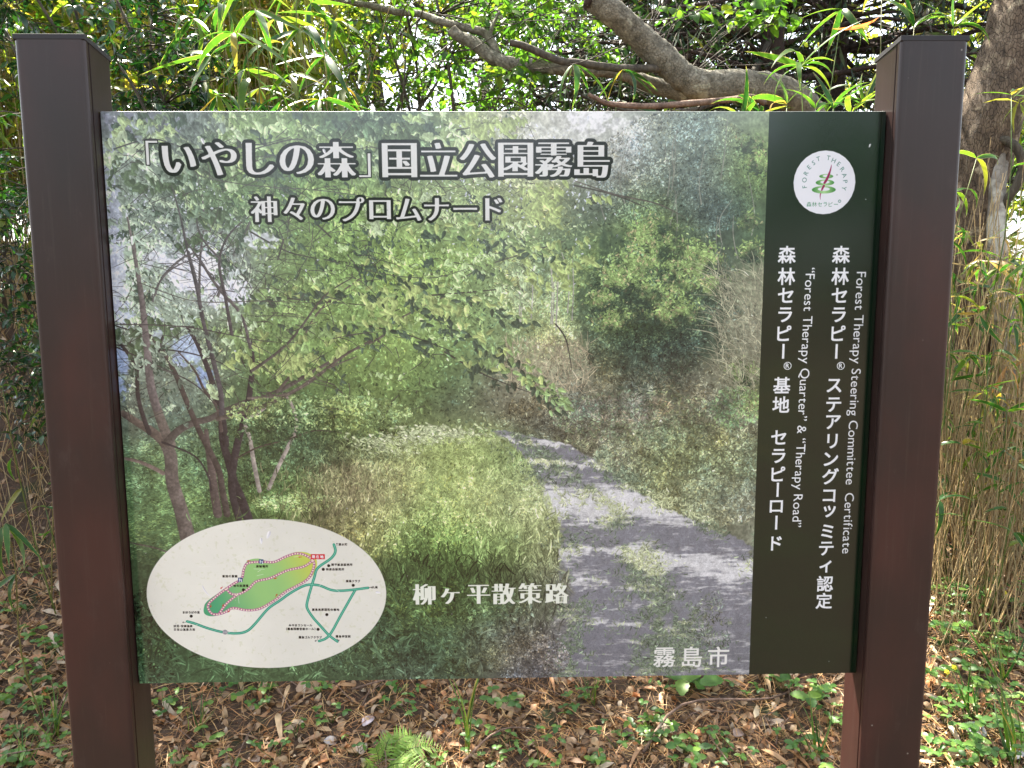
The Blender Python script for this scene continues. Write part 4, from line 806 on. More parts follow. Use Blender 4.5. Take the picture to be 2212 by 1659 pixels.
# droppings, chips and scratches
for x, y, l, a in ((1103, 210, 26, 1.9), (1042, 262, 22, 1.5), (2030, 697, 18, .1), (575, 690, 44, .95)):
    q = H(*MP(x, y)); stamp('leaf' if l < 40 else 'blade', q[0], q[1], l, a, lin((245, 246, 250)))
for _ in range(26):
    x, y = 500 + pr.random() * 1400, 120 + pr.random() * 1100; a = pr.normal(-.5, .5); q = np.array(H(*MP(x, y)))
    if ((q[0] - ec[0]) / er[0]) ** 2 + ((q[1] - ec[1]) / er[1]) ** 2 < .85: line(np.array([q, q + np.array([math.cos(a), math.sin(a)]) * (8 + 40 * pr.random())]), .7, lin((243, 243, 236)))
for x, y, l, a in ((1879, 314, 12, 2.0), (1870, 430, 4, 0), (700, 327, 18, 1.2), (438, 305, 22, 1.1), (1165, 1018, 10, .3)):
    q = H(x, y); stamp('leaf', q[0], q[1], l, a, lin((225, 228, 230)))
for _ in range(160):
    stamp('dot', pr.random() * TW, pr.random() * TH, 3 + 2 * pr.random(), 0, lin((190, 192, 190)) if pr.random() < .5 else lin((40, 38, 35)), .5)
PRINT = np.clip(img, 0, 1)
# ------------------------------------------------------------------ the sign
def enc(x): return np.where(x <= .0031308, x * 12.92, 1.055 * np.power(np.maximum(x, 1e-6), 1 / 2.4) - .055)
im = bpy.data.images.new('board_print', TW, TH, alpha=False)
px = np.ones((TH, TW, 4), np.float32); px[..., :3] = enc(np.clip((PRINT - PRINT_VEIL) * PRINT_GAIN, .002, .9))[::-1]
im.pixels.foreach_set(px.ravel()); im.update(); im.pack()
del px
def printmat():
    m, nt, N, L = nmat('printed_film')
    tx = N.new('ShaderNodeTexImage'); tx.image = im; tx.extension = 'EXTEND'
    p = N.new('ShaderNodeBsdfPrincipled'); L.new(tx.outputs[0], p.inputs['Base Color'])
    tc = N.new('ShaderNodeTexCoord'); n = noise(N, L, 3.0, 3, tc.outputs['Object']); n2 = noise(N, L, 260, 2, tc.outputs['Object'])
    mr = N.new('ShaderNodeMapRange'); mr.inputs[3].default_value = .10; mr.inputs[4].default_value = .20; L.new(n2.outputs[0], mr.inputs[0]); L.new(mr.outputs[0], p.inputs['Roughness'])
    p.inputs['Specular IOR Level'].default_value = .7
    b = N.new('ShaderNodeBump'); b.inputs['Strength'].default_value = .25; b.inputs['Distance'].default_value = .004; L.new(n.outputs[0], b.inputs['Height']); L.new(b.outputs[0], p.inputs['Normal'])
    o = N.new('ShaderNodeOutputMaterial'); L.new(p.outputs[0], o.inputs[0]); return m
M_PRINT = printmat()
GY0 = 0.0
sign = thing('information_sign', (0.01, 0.0, terr(0, 0)), 'forest walk information sign, photo board with oval map between two brown posts', 'sign')
def inv(parent): return -np.array(parent.location)
def prism(name, outline, z0, ztop, mat, parent, bevel=0.0):
    # outline: list of (x, y); ztop: function of (x, y)
    n = len(outline); V = [(x, y, z0) for x, y in outline] + [(x, y, ztop(x, y)) for x, y in outline]
    Fc = [tuple(range(n - 1, -1, -1)), tuple(range(n, 2 * n))] + [(i, (i + 1) % n, n + (i + 1) % n, n + i) for i in range(n)]
    me = bpy.data.meshes.new(name); me.from_pydata([tuple(np.array(v) - np.array(parent.location) if parent else v) for v in V], [], Fc); me.materials.append(mat); me.update()
    o = mesh_obj(name, me, parent)
    if bevel:
        b = o.modifiers.new('bevel', 'BEVEL'); b.width = bevel; b.segments = 3; b.limit_method = 'ANGLE'; b.angle_limit = rad(40)
    return o
YF, YB = -0.033, 0.051
zf = at(110, 73, YF)[2]; zb = at(243, 124, YB)[2]
def ztop(x, y, off=0.0): return zf + (zb - zf) * (y - YF) / (YB - YF) + off
for side in (-1, 1):
    xi = -0.5917 - .001 if side < 0 else 0.6083 + .001       # inner face
    xo = xi + side * 0.102
    r = 0.007
    pts = []
    def arc(cx, cy, a0, a1, n=5): return [(cx + r * math.cos(a0 + (a1 - a0) * i / n), cy + r * math.sin(a0 + (a1 - a0) * i / n)) for i in range(n + 1)]
    # corners, seen from above, counter-clockwise, in the frame where the inner side is at +x
    xo_, xi_ = 0.0, 0.102
    pts += arc(xo_ + r, YF + r, math.pi, 1.5 * math.pi)
    pts += arc(xi_ - r, YF + r, 1.5 * math.pi, 2 * math.pi)
    pts += [(xi_, YF + .0105), (xi_ - .004, YF + .0115), (xi_ - .004, YF + .0145), (xi_ - .0005, YF + .0155)]
    pts += arc(xi_ - r, YB - r, 0, .5 * math.pi)
    pts += arc(xo_ + r, YB - r, .5 * math.pi, math.pi)
    if side < 0: P2 = [(xo + x, y) for x, y in pts]
    else: P2 = [(xo - x, y) for x, y in pts][::-1]
    post = prism('post', P2, -0.12, lambda x, y: ztop(x, y, -.006), M_POST, sign)
    post['label'] = 'left brown steel post with slanted top' if side < 0 else 'right brown steel post with slanted top'
    xa, xb = min(xo, xi) - .0008, max(xo, xi) + .0008
    capo = prism('post_cap', [(xa, YF - .0008), (xb, YF - .0008), (xb, YB + .0008), (xa, YB + .0008)], 0, lambda x, y: ztop(x, y), M_CAP, sign, .0006)
    for k in range(4):            # the cap is a thin plate, its underside follows the slope
        v = capo.data.vertices[k].co; v.z = ztop(v.x, v.y + sign.location.y, -.0075) - sign.location.z
    for zz in (PZ1 - .12, PZ1 - PH + .12):
        mb = MB(); a = np.linspace(0, 2 * math.pi, 3)
        mb.tube([(xi - side * .001, .035, zz), (xi - side * .004, .035, zz)], [.006, .0055], 10); mb.build('screw', M_SCREW, sign, sign.location)
# board with a light metal edge, and the printed film on its face
mb = MB(); mb.box((PX0, .0012, PZ1 - PH), (PX0 + PW, .022, PZ1)); board = mb.build('board', M_ALU, sign, sign.location, False)
bm_ = board.modifiers.new('bevel', 'BEVEL'); bm_.width = .0012; bm_.segments = 2
V = [(PX0 + .0006, 0, PZ1 - PH + .0006), (PX0 + PW - .0006, 0, PZ1 - PH + .0006), (PX0 + PW - .0006, 0, PZ1 - .0006), (PX0 + .0006, 0, PZ1 - .0006)]
V += [(x, .0010, z) for x, y, z in V]
me = bpy.data.meshes.new('printed_film'); me.from_pydata([tuple(np.array(v) - np.array(sign.location)) for v in V], [], [(0, 1, 2, 3), (4, 7, 6, 5), (0, 4, 5, 1), (1, 5, 6, 2), (2, 6, 7, 3), (3, 7, 4, 0)])
uvl = me.uv_layers.new(name='uv')
for poly in me.polygons:
    for li in poly.loop_indices:
        co = me.vertices[me.loops[li].vertex_index].co; wx = co.x + sign.location.x; wz = co.z + sign.location.z
        uvl.data[li].uv = ((wx - PX0) / PW, (wz - (PZ1 - PH)) / PH)
me.materials.append(M_PRINT); film = mesh_obj('printed_film', me, board)
film['label'] = 'printed forest road photo with Japanese lettering, oval map and dark green band'
# ------------------------------------------------------------------ leaves
def norm(a): a = np.asarray(a, float); return a / (np.linalg.norm(a, axis=-1, keepdims=True) + 1e-9)
def blade_template(n=7, w=.11, arch=.35, fold=.25, prof='lance', twist=0.0):
    # length 1 along +x, width along y, normal z; 3 vertices per station
    V = []; E_ = []
    for i in range(n + 1):
        t = i / n
        if prof == 'lance': h = w * (min(1, t / .14) ** .7) * (1 - max(0, (t - .3) / .7) ** 1.6)
        elif prof == 'oval': h = w * math.sin(math.pi * (t * .94 + .03)) ** .75 * (1.08 - .25 * t)
        elif prof == 'tooth': h = w * math.sin(math.pi * (t * .92 + .04)) ** .7 * (1 + (.10 if i % 2 else -.10))
        ang = arch * t * 2
        x = math.sin(ang) / (2 * arch) if arch > 1e-3 else t; z = -(1 - math.cos(ang)) / (2 * arch) if arch > 1e-3 else 0
        tw = twist * t
        for s in (-1, 0, 1):
            yy = s * h; zz = abs(s) * h * fold
            V.append((x, yy * math.cos(tw) - zz * math.sin(tw), z + yy * math.sin(tw) + zz * math.cos(tw))); E_.append(max(abs(s), min(1, (t - .70) / .26)) if prof == 'lance' else abs(s))
    Q = []
    for i in range(n):
        a = i * 3
        for k in (0, 1): Q.append((a + k, a + k + 1, a + 3 + k + 1, a + 3 + k))
    return np.array(V), np.array(Q), np.array(E_, float)
def place(V, Q, E_, pos, dirs, nrm, scale, tint, mat, name, parent):
    dirs = norm(dirs); nrm = nrm - dirs * (nrm * dirs).sum(-1, keepdims=True); nrm = norm(nrm); side = np.cross(nrm, dirs)
    N_ = len(pos); k = len(V)
    P = (pos[:, None] + (V[None, :, 0, None] * dirs[:, None] + V[None, :, 1, None] * side[:, None] + V[None, :, 2, None] * nrm[:, None]) * np.asarray(scale).reshape(-1, 1, 1)).reshape(-1, 3)
    base = np.array(parent.location) if parent is not None else np.zeros(3)
    QQ = (Q[None] + (np.arange(N_) * k)[:, None, None]).reshape(-1, Q.shape[1])
    me = np_mesh(name, P - base, QQ, mat, True, {'tint': np.repeat(tint, k), 'edge': np.tile(E_, N_)})
    return mesh_obj(name, me, parent)
TPL = {}
LEAFM = {}
def leaf_mesh(kind, var, mat):
    key = (kind, var, mat.name)
    if key not in LEAFM:
        V, Q, E_ = TPL[kind][var]; LEAFM[key] = np_mesh(kind, V, Q, mat, True, {'edge': E_, 'tint': np.zeros(len(V))})
    return LEAFM[key]
TPL['bamboo'] = [blade_template(8, .062, a, .22, 'lance', t) for a, t in ((.25, .2), (.5, -.3), (.8, .5), (.1, 0), (1.1, -.5))]
TPL['oval'] = [blade_template(5, .30, a, .25, 'oval') for a in (.15, .35, .6)]
TPL['narrow'] = [blade_template(5, .21, a, .30, 'oval') for a in (.15, .4, .7)]
TPL['tooth'] = [blade_template(9, .33, a, .22, 'tooth') for a in (.12, .3)]
LOW = {'bamboo': blade_template(3, .062, .45, .2, 'lance'), 'oval': blade_template(2, .30, .3, .25, 'oval'), 'narrow': blade_template(2, .21, .35, .3, 'oval'), 'tooth': blade_template(4, .33, .2, .2, 'tooth')}
def visible(P, margin=30):
    q = proj(P); x, y, z = q[..., 0], q[..., 1], q[..., 2]
    inside = (x > -margin) & (x < 2212 + margin) & (y > -margin) & (y < 1659 + margin) & (z > 0)
    hid = (x > 225) & (x < 1905) & (y > 255) & (y < 1465)
    hid |= (x > 60 + (y - 75) * .08) & (x < 190 + (y - 75) * .065) & (y > 95)
    hid |= (x > 1955 - (y - 75) * .05) & (x < 2080 - (y - 75) * .06) & (y > 95)
    return inside & ~hid, z
def foliage(parent, kind, mat, pos, dirs, nrm, size, limit=300, name='leaf', minpx=9):
    pos = np.asarray(pos, float); dirs = norm(np.asarray(dirs, float)); nrm = np.asarray(nrm, float); size = np.asarray(size, float)
    vis, z = visible(pos + dirs * size[:, None] * .5); pix = size / np.maximum(z, .1) * F * 1024 / 2212
    score = np.where(vis, pix, 0); order = np.argsort(-score)[:limit]; order = order[score[order] > minpx]
    base = np.array(parent.location); sel = np.zeros(len(pos), bool); sel[order] = True
    for i in order:
        d = dirs[i]; n_ = nrm[i] - d * (nrm[i] @ d); n_ /= np.linalg.norm(n_) + 1e-9; s_ = np.cross(n_, d)
        o = bpy.data.objects.new(name, leaf_mesh(kind, int(RNG.integers(len(TPL[kind]))), mat)); COL.objects.link(o); o.parent = parent
        p = pos[i] - base; k = size[i]
        o.matrix_basis = Matrix([[d[0] * k, s_[0] * k, n_[0] * k, p[0]], [d[1] * k, s_[1] * k, n_[1] * k, p[1]], [d[2] * k, s_[2] * k, n_[2] * k, p[2]], [0, 0, 0, 1]])
    rest = ~sel
    if rest.sum():
        V, Q, E_ = LOW[kind]
        o = place(V, Q, E_, pos[rest], dirs[rest], nrm[rest], size[rest], RNG.random(rest.sum()), mat, 'foliage', parent); o['kind'] = 'stuff'
def curve_pts(a, b, sag=0.0, wob=.03, n=8):
    a = np.asarray(a, float); b = np.asarray(b, float); t = np.linspace(0, 1, n)[:, None]; L_ = np.linalg.norm(b - a)
    P = a * (1 - t) + b * t; P[:, 2] += sag * np.sin(t[:, 0] * math.pi)
    ph = RNG.random(3) * 6; P += (np.sin(t * np.array([5.1, 6.3, 4.2]) + ph) - np.sin(ph) * (1 - t) - np.sin(np.array([5.1, 6.3, 4.2]) + ph) * t) * wob * L_
    return P
def rdirs(n, up=0.0, spread=1.0):
    d = RNG.normal(size=(n, 3)) * spread; d[:, 2] += up; return norm(d)

def leafy_twigs(targets, n_leaf, length, lsize, droop=.3, spread=.6, lift=.1, out=None):
    """short twigs around each target point, with leaves set on alternate sides"""
    P, D, Nn, S, tw = [], [], [], [], []
    for T in targets:
        d = norm(RNG.normal(size=3) * np.array([1, 1, .5]) + np.array([0, 0, lift]) + (0 if out is None else out)); L_ = length * RNG.uniform(.5, 1.2)
        a = np.array(T) - d * L_ * .5; b = a + d * L_ + np.array([0, 0, -droop * L_ * .3]); C_ = curve_pts(a, b, .06 * L_, .04, 5); tw.append(C_)
        sd = norm(np.cross(d, [0, 0, 1.0]) + 1e-6)
        for k in range(n_leaf):
            t = (k + .6) / n_leaf * (len(C_) - 1.001); i = int(t); p = C_[i] + (C_[i + 1] - C_[i]) * (t - i)
            s = 1 if k % 2 else -1
            dd = norm(d * RNG.uniform(.3, .9) + sd * s * RNG.uniform(.5, 1.1) + RNG.normal(size=3) * spread * .5 + np.array([0, 0, -droop * RNG.uniform(.2, 1.4)]))
            P.append(p); D.append(dd); Nn.append(norm(np.array([0, 0, 1.0]) + RNG.normal(size=3) * .45)); S.append(lsize * RNG.uniform(.6, 1.25))
    return np.array(P), np.array(D), np.array(Nn), np.array(S), tw
def window(n, x0, x1, y0, y1, Y0, Y1):       # points spread through a volume seen through a part of the view
    return [at(RNG.uniform(x0, x1), RNG.uniform(y0, y1), RNG.uniform(Y0, Y1)) for _ in range(n)]
def stems(parent, base, targets, r0, r1, mat, name='branch', sides=5, n=10, wob=.05, sag=.12):
    mb = MB()
    for T in targets:
        mb.tube(curve_pts(base + RNG.normal(size=3) * .03, T, sag, wob, n), np.linspace(r0, r1, n), sides)
    return mb.build(name, mat, parent, parent.location)
def twig_mesh(parent, tw, r, mat, name='twigs'):
    if not tw: return
    mb = MB()
    for C_ in tw: mb.tube(C_, np.linspace(r, r * .5, len(C_)), 3)
    o = mb.build(name, mat, parent, parent.location); o['kind'] = 'stuff'; return o
def connect(tw, roots, r, mat, parent):      # thin branchlets from the nearest stem point to each twig
    mb = MB(); R = np.asarray(roots)
    for C_ in tw[::2]:
        a = C_[0]; j = np.argmin(((R - a) ** 2).sum(1) + (R[:, 2] > a[2] + .1) * .2); mb.tube(curve_pts(R[j], a, .03, .05, 6), np.linspace(r, r * .5, 6), 3)
    o = mb.build('branchlets', mat, parent, parent.location); o['kind'] = 'stuff'

# ------------------------------------------------------------------ evergreen shrub at the upper left
def shrub(name, label, cat, base_xy, tg_main, twig_targets, kind, lmat, bmat, nleaf, tlen, lsize, r0=.012, droop=.3, limit=300, group=None, spread=.6, lift=.1, main_n=12):
    bx_, by_ = base_xy; b = np.array([bx_, by_, float(terr(bx_, by_)) - .02])
    t = thing(name, b, label, cat, group)
    roots = []
    mb = MB()
    for T in tg_main:
        C_ = curve_pts(b + np.array([RNG.normal() * .03, RNG.normal() * .03, -.03]), T, .1, .05, main_n); mb.tube(C_, np.linspace(r0, r0 * .3, main_n), 6, .08); roots += list(C_[3:])
    mb.build('stems', bmat, t, b)
    P, D, Nn, S, tw = leafy_twigs(twig_targets, nleaf, tlen, lsize, droop, spread, lift)
    twig_mesh(t, tw, r0 * .12 + .0006, bmat); connect(tw, roots, r0 * .2 + .0006, bmat, t)
    foliage(t, kind, lmat, P, D, Nn, S, limit)
    return t
tt = window(86, -60, 470, -120, 125, 1.5, 2.1) + window(46, 240, 470, 60, 290, 1.5, 1.9) + window(28, -80, 45, 100, 560, 1.4, 1.9) + window(30, -140, 200, -400, -60, 1.5, 2.2) + window(25, 240, 620, 205, 300, 1.5, 1.9)
shrub('evergreen_shrub', 'dark glossy small-leaved evergreen shrub above and behind the left post', 'shrub', (-1.05, 1.9),
      window(9, -60, 460, -150, 180, 1.6, 2.1), tt, 'narrow', M_EVER, M_TWIG, 13, .26, .042, .014, .35)
tt = window(90, -120, 80, 400, 730, 1.3, 1.75) + window(46, -100, 110, 700, 930, 1.25, 1.6) + window(30, 20, 110, 600, 960, 1.2, 1.45)  # lower two windows: dark leaves added to stand for the bank's shade
shrub('evergreen_seedling_bush', 'small dark-leaved bush on the shaded bank left of the left post', 'shrub', (-1.02, 1.75),
      window(6, -60, 60, 470, 760, 1.4, 1.7), tt, 'narrow', M_EVER, M_TWIG, 8, .16, .034, .008, .3, 120)

# ------------------------------------------------------------------ tall bamboo grass
def sasa(base, tip, nb, bl, label, group='bamboo grass culms', mat=None, fan=None, droop=.5, r=.0028, extra=2):
    base = np.asarray(base, float); tip = np.asarray(tip, float)
    t = thing('bamboo_grass', base, label, 'bamboo grass', group)
    C_ = curve_pts(base - (0, 0, .03), tip, .0, .02, 9); mb = MB(); mb.tube(C_, np.linspace(r, r * .55, 9), 5); mb.build('culm', M_STEM, t, base)
    P, D, Nn, S = [], [], [], []
    u = norm(C_[-1] - C_[-3])
    for k in range(nb + extra):
        top = k < nb
        a = RNG.uniform(0, 6.283) if not top else k * 2.4 + RNG.uniform(-.3, .3)
        out = np.array([math.cos(a), math.sin(a) * .7, 0]); dd = norm(out * RNG.uniform(.6, 1.1) + u * RNG.uniform(.1, .9) + np.array([0, 0, -droop * RNG.uniform(0, 1.2)]))
        if fan is not None: dd = norm(dd * .8 + np.array(fan) * .9)
        P.append(C_[-1] if top else C_[-int(RNG.integers(2, 5))]); D.append(dd); Nn.append(norm(np.array([0, 0, 1.0]) + out * .3 + RNG.normal(size=3) * .3)); S.append(bl * RNG.uniform(.65, 1.15))
    foliage(t, 'bamboo', mat or M_SASA, P, D, Nn, S, 60, 'leaf', 3)
    return t
def sasa_at(px, py, Y, nb, bl, label, dx=0.0, **k):
    tip = at(px, py, Y); bx_, by_ = tip[0] + dx, tip[1] + RNG.uniform(.0, .25); return sasa((bx_, by_, float(terr(bx_, by_))), tip, nb, bl, label, **k)
Lc = [(418, 40, 1.5), (455, 120, 1.35), (478, 10, 1.6), (505, 70, 1.3), (530, 150, 1.5), (552, 22, 1.4), (575, 95, 1.6), (602, 40, 1.8), (628, 160, 1.5), (648, 60, 1.4), (672, 5, 1.9), (700, 120, 1.6), (722, 45, 1.9), (742, 190, 1.7), (612, 210, 1.3), (468, 205, 1.25), (560, 190, 1.7), (690, 215, 1.4), (790, 130, 1.9), (520, -40, 1.4), (640, -50, 1.5)]
ORD = ['first', 'second', 'third', 'fourth', 'fifth', 'sixth', 'seventh', 'eighth', 'ninth', 'tenth', 'eleventh', 'twelfth', 'thirteenth', 'fourteenth', 'fifteenth', 'sixteenth', 'seventeenth', 'eighteenth', 'nineteenth', 'twentieth', 'twenty-first', 'twenty-second', 'twenty-third', 'twenty-fourth', 'twenty-fifth']
for i, (x, y, Y) in enumerate(sorted(Lc)):
    sasa_at(x, y, Y, 6, .195, 'green bamboo grass above the left half of the board, %s from the left' % ORD[i], dx=RNG.uniform(-.1, .1), droop=.9, fan=(RNG.uniform(-.2, .3), -.2, -.35))
Rc = [(1239, 138, 1.6, (.25, 0, -.9)), (1345, 150, 1.7, (.1, 0, -.7)), (1600, 260, 1.4, (0, 0, .5)), (1640, 250, 1.5, (.2, 0, .6)), (1730, 144, 1.35, None), (1700, 225, 1.5, (-.3, 0, .4)), (1762, 235, 1.6, (.2, 0, .5)), (1800, 235, 1.5, (.3, 0, .6)), (1838, 245, 1.4, (.3, 0, .7)), (1868, 225, 1.5, (.3, 0, .7)), (1905, -6, 1.5, (.4, 0, .1)), (1975, 60, 1.7, (.2, 0, .7)), (2060, 60, 1.6, (.6, 0, .5)), (1820, 20, 1.7, (-.5, 0, -.5))]
for i, (x, y, Y, fn) in enumerate(sorted(Rc, key=lambda q: q[0])):
    sasa_at(x, y, Y, 5 if fn else 9, .17 if fn else .20, 'yellow-green bamboo grass above the right half of the board, %s from the left' % ORD[i], dx=RNG.uniform(-.1, .1), fan=fn, droop=.35, extra=1)
Sc = [(2110, 342, 1.35), (2062, 415, 1.5), (2048, 520, 1.45), (2185, 205, 1.5), (2070, 640, 1.5), (2160, 590, 1.5), (2195, 640, 1.3), (2135, 770, 1.4), (2060, 800, 1.5), (2175, 890, 1.3), (2080, 960, 1.4), (2125, 840, 1.5), (2200, 1000, 1.3), (2050, 700, 1.6), (2205, 480, 1.7), (2190, 1150, 1.2), (2030, 1080, 1.3)]
for i, (x, y, Y) in enumerate(sorted(Sc, key=lambda q: q[1])):
    sasa_at(x, y, Y, 4, .14, 'bamboo grass beside the right post, %s from the top' % ORD[i], dx=RNG.uniform(-.06, .06), droop=.5, extra=1)
for i, (x, y, Y, nb, bl) in enumerate([(12, 1130, .95, 5, .19), (45, 745, 1.35, 3, .14), (5, 835, 1.25, 3, .15), (75, 690, 1.5, 4, .16), (98, 1095, 1.1, 2, .10), (10, 470, 1.4, 4, .17), (60, 870, 1.4, 3, .1)]):
    sasa_at(x, y, Y, nb, bl, '%s bamboo grass at the picture edge left of the left post' % ('large bright drooping', 'sparse bare-stemmed', 'pale long-bladed', 'short upright', 'tiny two-bladed', 'topmost', 'thin dark')[i], group='bamboo grass left of the sign', droop=.9, fan=(.35, -.2, -.6) if i == 0 else None)

# loose yellow-green thicket further back on the left, and straw-coloured dead stems
def thicket(label, n, x0, x1, y0, y1, Y0, Y1, bl, mat):
    P, D, Nn, S = [], [], [], []; mb = MB()
    for p in window(n, x0, x1, y0, y1, Y0, Y1):
        for k in range(4):
            a = RNG.uniform(0, 6.283); P.append(p); D.append(norm(np.array([math.cos(a), math.sin(a), RNG.uniform(-1.2, .8)]))); Nn.append(RNG.normal(size=3) * .5 + np.array([0, -.2, 1])); S.append(bl * RNG.uniform(.5, 1.2))
    V, Q, E_ = LOW['bamboo']; P = np.array(P)
    o = place(V, Q, E_, P, np.array(D), np.array(Nn), np.array(S), RNG.random(len(P)), mat, 'bamboo_thicket', None); tag(o, label, 'undergrowth', kind='stuff')
M_FARS = leafmat('straw_thicket', [(0, (.10, .15, .03)), (.35, (.24, .26, .06)), (.7, (.40, .32, .13)), (.9, (.50, .36, .18)), (1, (.50, .25, .08))], (1.5, 1.4, .8), .5, .5)
thicket('sunlit yellow-green bamboo grass thicket behind the left half of the sign', 1700, -250, 800, -260, 420, 2.3, 4.2, .22, M_FARY)
thicket('straw and yellow dry bamboo grass further back on the left', 3400, -400, 640, -300, 420, 2.7, 4.8, .24, M_FARS)
thicket('sunlit bamboo grass thicket behind the right post and trunk', 700, 1900, 2500, 150, 1000, 3.0, 4.6, .2, M_FARY)
thicket('sunlit bamboo grass blades mixed into the evergreen shrub at the upper left', 330, -200, 520, -140, 640, 2.0, 2.8, .17, M_FARY)
thicket('straw-dry bamboo grass blades around the trunk right of the right post', 330, 1960, 2450, 480, 1150, 1.6, 3.0, .13, M_FARS)
thicket('yellow-green bamboo grass blades beyond the right picture edge', 90, 2195, 2500, 60, 560, 1.9, 3.2, .16, M_FARY)
def straws(label, n, xr, yr, hr, r, mat=M_STRAW, lean=.16, name='dead_stems'):
    V, Q, T = [], [], []; c = 0
    for _ in range(n):
        p = ground_at(RNG.uniform(*xr), RNG.uniform(*yr)); h = RNG.uniform(*hr); d = norm(np.array([RNG.normal() * lean, RNG.normal() * lean, 1.0])); bend = np.array([RNG.normal() * .12, RNG.normal() * .1, 0]) * h
        tt_ = RNG.random(); rr = r * RNG.uniform(.6, 1.3)
        for i in range(4):
            t = i / 3; q = p + d * h * t + bend * t * t - (0, 0, .02); w = rr * (1 - .6 * t)
            for a in range(3): V.append(q + np.array([math.cos(a * 2.09) * w, math.sin(a * 2.09) * w, 0])); T.append(tt_)
        for i in range(3):
            for a in range(3): Q.append((c + i * 3 + a, c + i * 3 + (a + 1) % 3, c + i * 3 + 3 + (a + 1) % 3, c + i * 3 + 3 + a))
        c += 12
    o = mesh_obj(name, np_mesh(name, V, Q, mat, True, {'tint': T})); tag(o, label, 'dead stems', kind='stuff')
straws('straw-coloured dead bamboo grass stems right of the right post', 620, (1960, 2330), (860, 1400), (.35, 1.0), .0023, lean=.2)
straws('tall tan bamboo grass stalks rising in front of the big trunk', 300, (1980, 2330), (1000, 1300), (.8, 1.5), .0026, M_STRAW, .13)
thicket('sunlit grass blades among the tan stalks right of the right post', 95, 1980, 2300, 560, 1250, 1.3, 2.1, .12, M_SASA)
straws('tan dead stems and grass standing beside the left post', 75, (-120, 120), (700, 1250), (.2, .8), .0019, M_STRAW, .42)
straws('straw-coloured dead stems behind the bottom right of the sign', 110, (1980, 2300), (1250, 1460), (.12, .35), .0016, lean=.3)
straws('pale dead stems standing behind the left post', 520, (-200, 900), (560, 760), (.6, 1.9), .003, lean=.14)
straws('thin dry stems on the shaded bank left of the left post', 150, (-80, 150), (760, 1350), (.1, .5), .0014, lean=.6)

# ------------------------------------------------------------------ soft-leaved shrubs behind the middle of the board
def stem_fan(px, py, Y, pts): return [at(x, y, Y + RNG.uniform(-.15, .35)) for x, y in pts]
b1 = at(872, 420, 2.3)
tt = window(120, 740, 1130, -40, 260, 2.0, 2.9) + window(30, 740, 1200, -300, -40, 2.0, 3.0) + window(34, 950, 1180, -20, 90, 1.9, 2.6)
shrub('leafy_shrub', 'tall round-leaved shrub with dark thin stems behind the board middle', 'shrub', (b1[0], b1[1]),
      stem_fan(0, 0, 2.3, [(830, 60), (860, -40), (905, 20), (930, -60), (800, 100), (760, 160), (1000, 60), (960, 150)]), tt, 'oval', M_DECI, M_TWIG, 13, .24, .040, .016, .4, 300)
b2 = at(1120, 420, 2.8)
tt = window(70, 1050, 1330, 0, 150, 2.3, 3.2) + window(30, 900, 1160, 150, 290, 2.6, 3.4) + window(16, 1100, 1250, -200, 0, 2.4, 3.2)
shrub('leafy_shrub', 'bright green shrub with a single dark stem right of the board middle', 'shrub', (b2[0], b2[1]),
      [at(1118, 100, 2.8), at(1155, 30, 2.7), at(1060, 210, 2.9), at(1190, 20, 2.9)], tt, 'oval', M_DECI, M_TWIG, 12, .22, .038, .010, .4, 300)

# ------------------------------------------------------------------ the leaning tree whose grey limb crosses the view
tb = np.array([at(1830, 300, 2.1)[0], 2.1, 0]); tb[2] = float(terr(tb[0], tb[1])) - .05
lt = thing('leaning_tree', tb, 'leaning tree with a thick pale grey limb sweeping above the board', 'tree')
def limb(pts, radii, mat, name='branch', sides=12, wob=.06, parent=lt, sub=4):
    P = smooth(np.array([p if isinstance(p, np.ndarray) else at(*p) for p in pts]), sub)
    rr = np.interp(np.linspace(0, 1, len(P)), np.linspace(0, 1, len(radii)), radii)
    mb = MB(); mb.tube(P, rr, sides, wob); return mb.build(name, mat, parent, parent.location), P
def pxr(w, Y): return w / 2 / F * (Y - CAM[1])
lo, LP_ = limb([(1283, -6, 1.75), (1318, 22, 1.75), (1362, 62, 1.78), (1400, 96, 1.8), (1436, 128, 1.8), (1466, 158, 1.8), (1498, 178, 1.8), (1540, 186, 1.82), (1590, 184, 1.85), (1640, 188, 1.9), (1690, 200, 1.95), (1730, 225, 2.0), (1770, 290, 2.05), (1810, 420, 2.1), (1826, 640, 2.12)],
               [pxr(54, 1.8), pxr(54, 1.8), pxr(54, 1.8), pxr(58, 1.8), pxr(58, 1.8), pxr(60, 1.8), pxr(62, 1.8), pxr(64, 1.8), pxr(66, 1.8), pxr(66, 1.9), pxr(70, 1.9), pxr(80, 2), pxr(90, 2)], M_LIMB, 'trunk', 18, .07, sub=7)
# go on to the ground
mb = MB(); e_ = LP_[-1]; mb.tube([e_ - (LP_[-1] - LP_[-2]) * .5, (e_ + tb) / 2 + np.array([.02, 0, 0]), tb], [pxr(90, 2), .09, .12], 16, .06); mb.build('trunk_base', M_LIMB, lt, tb)
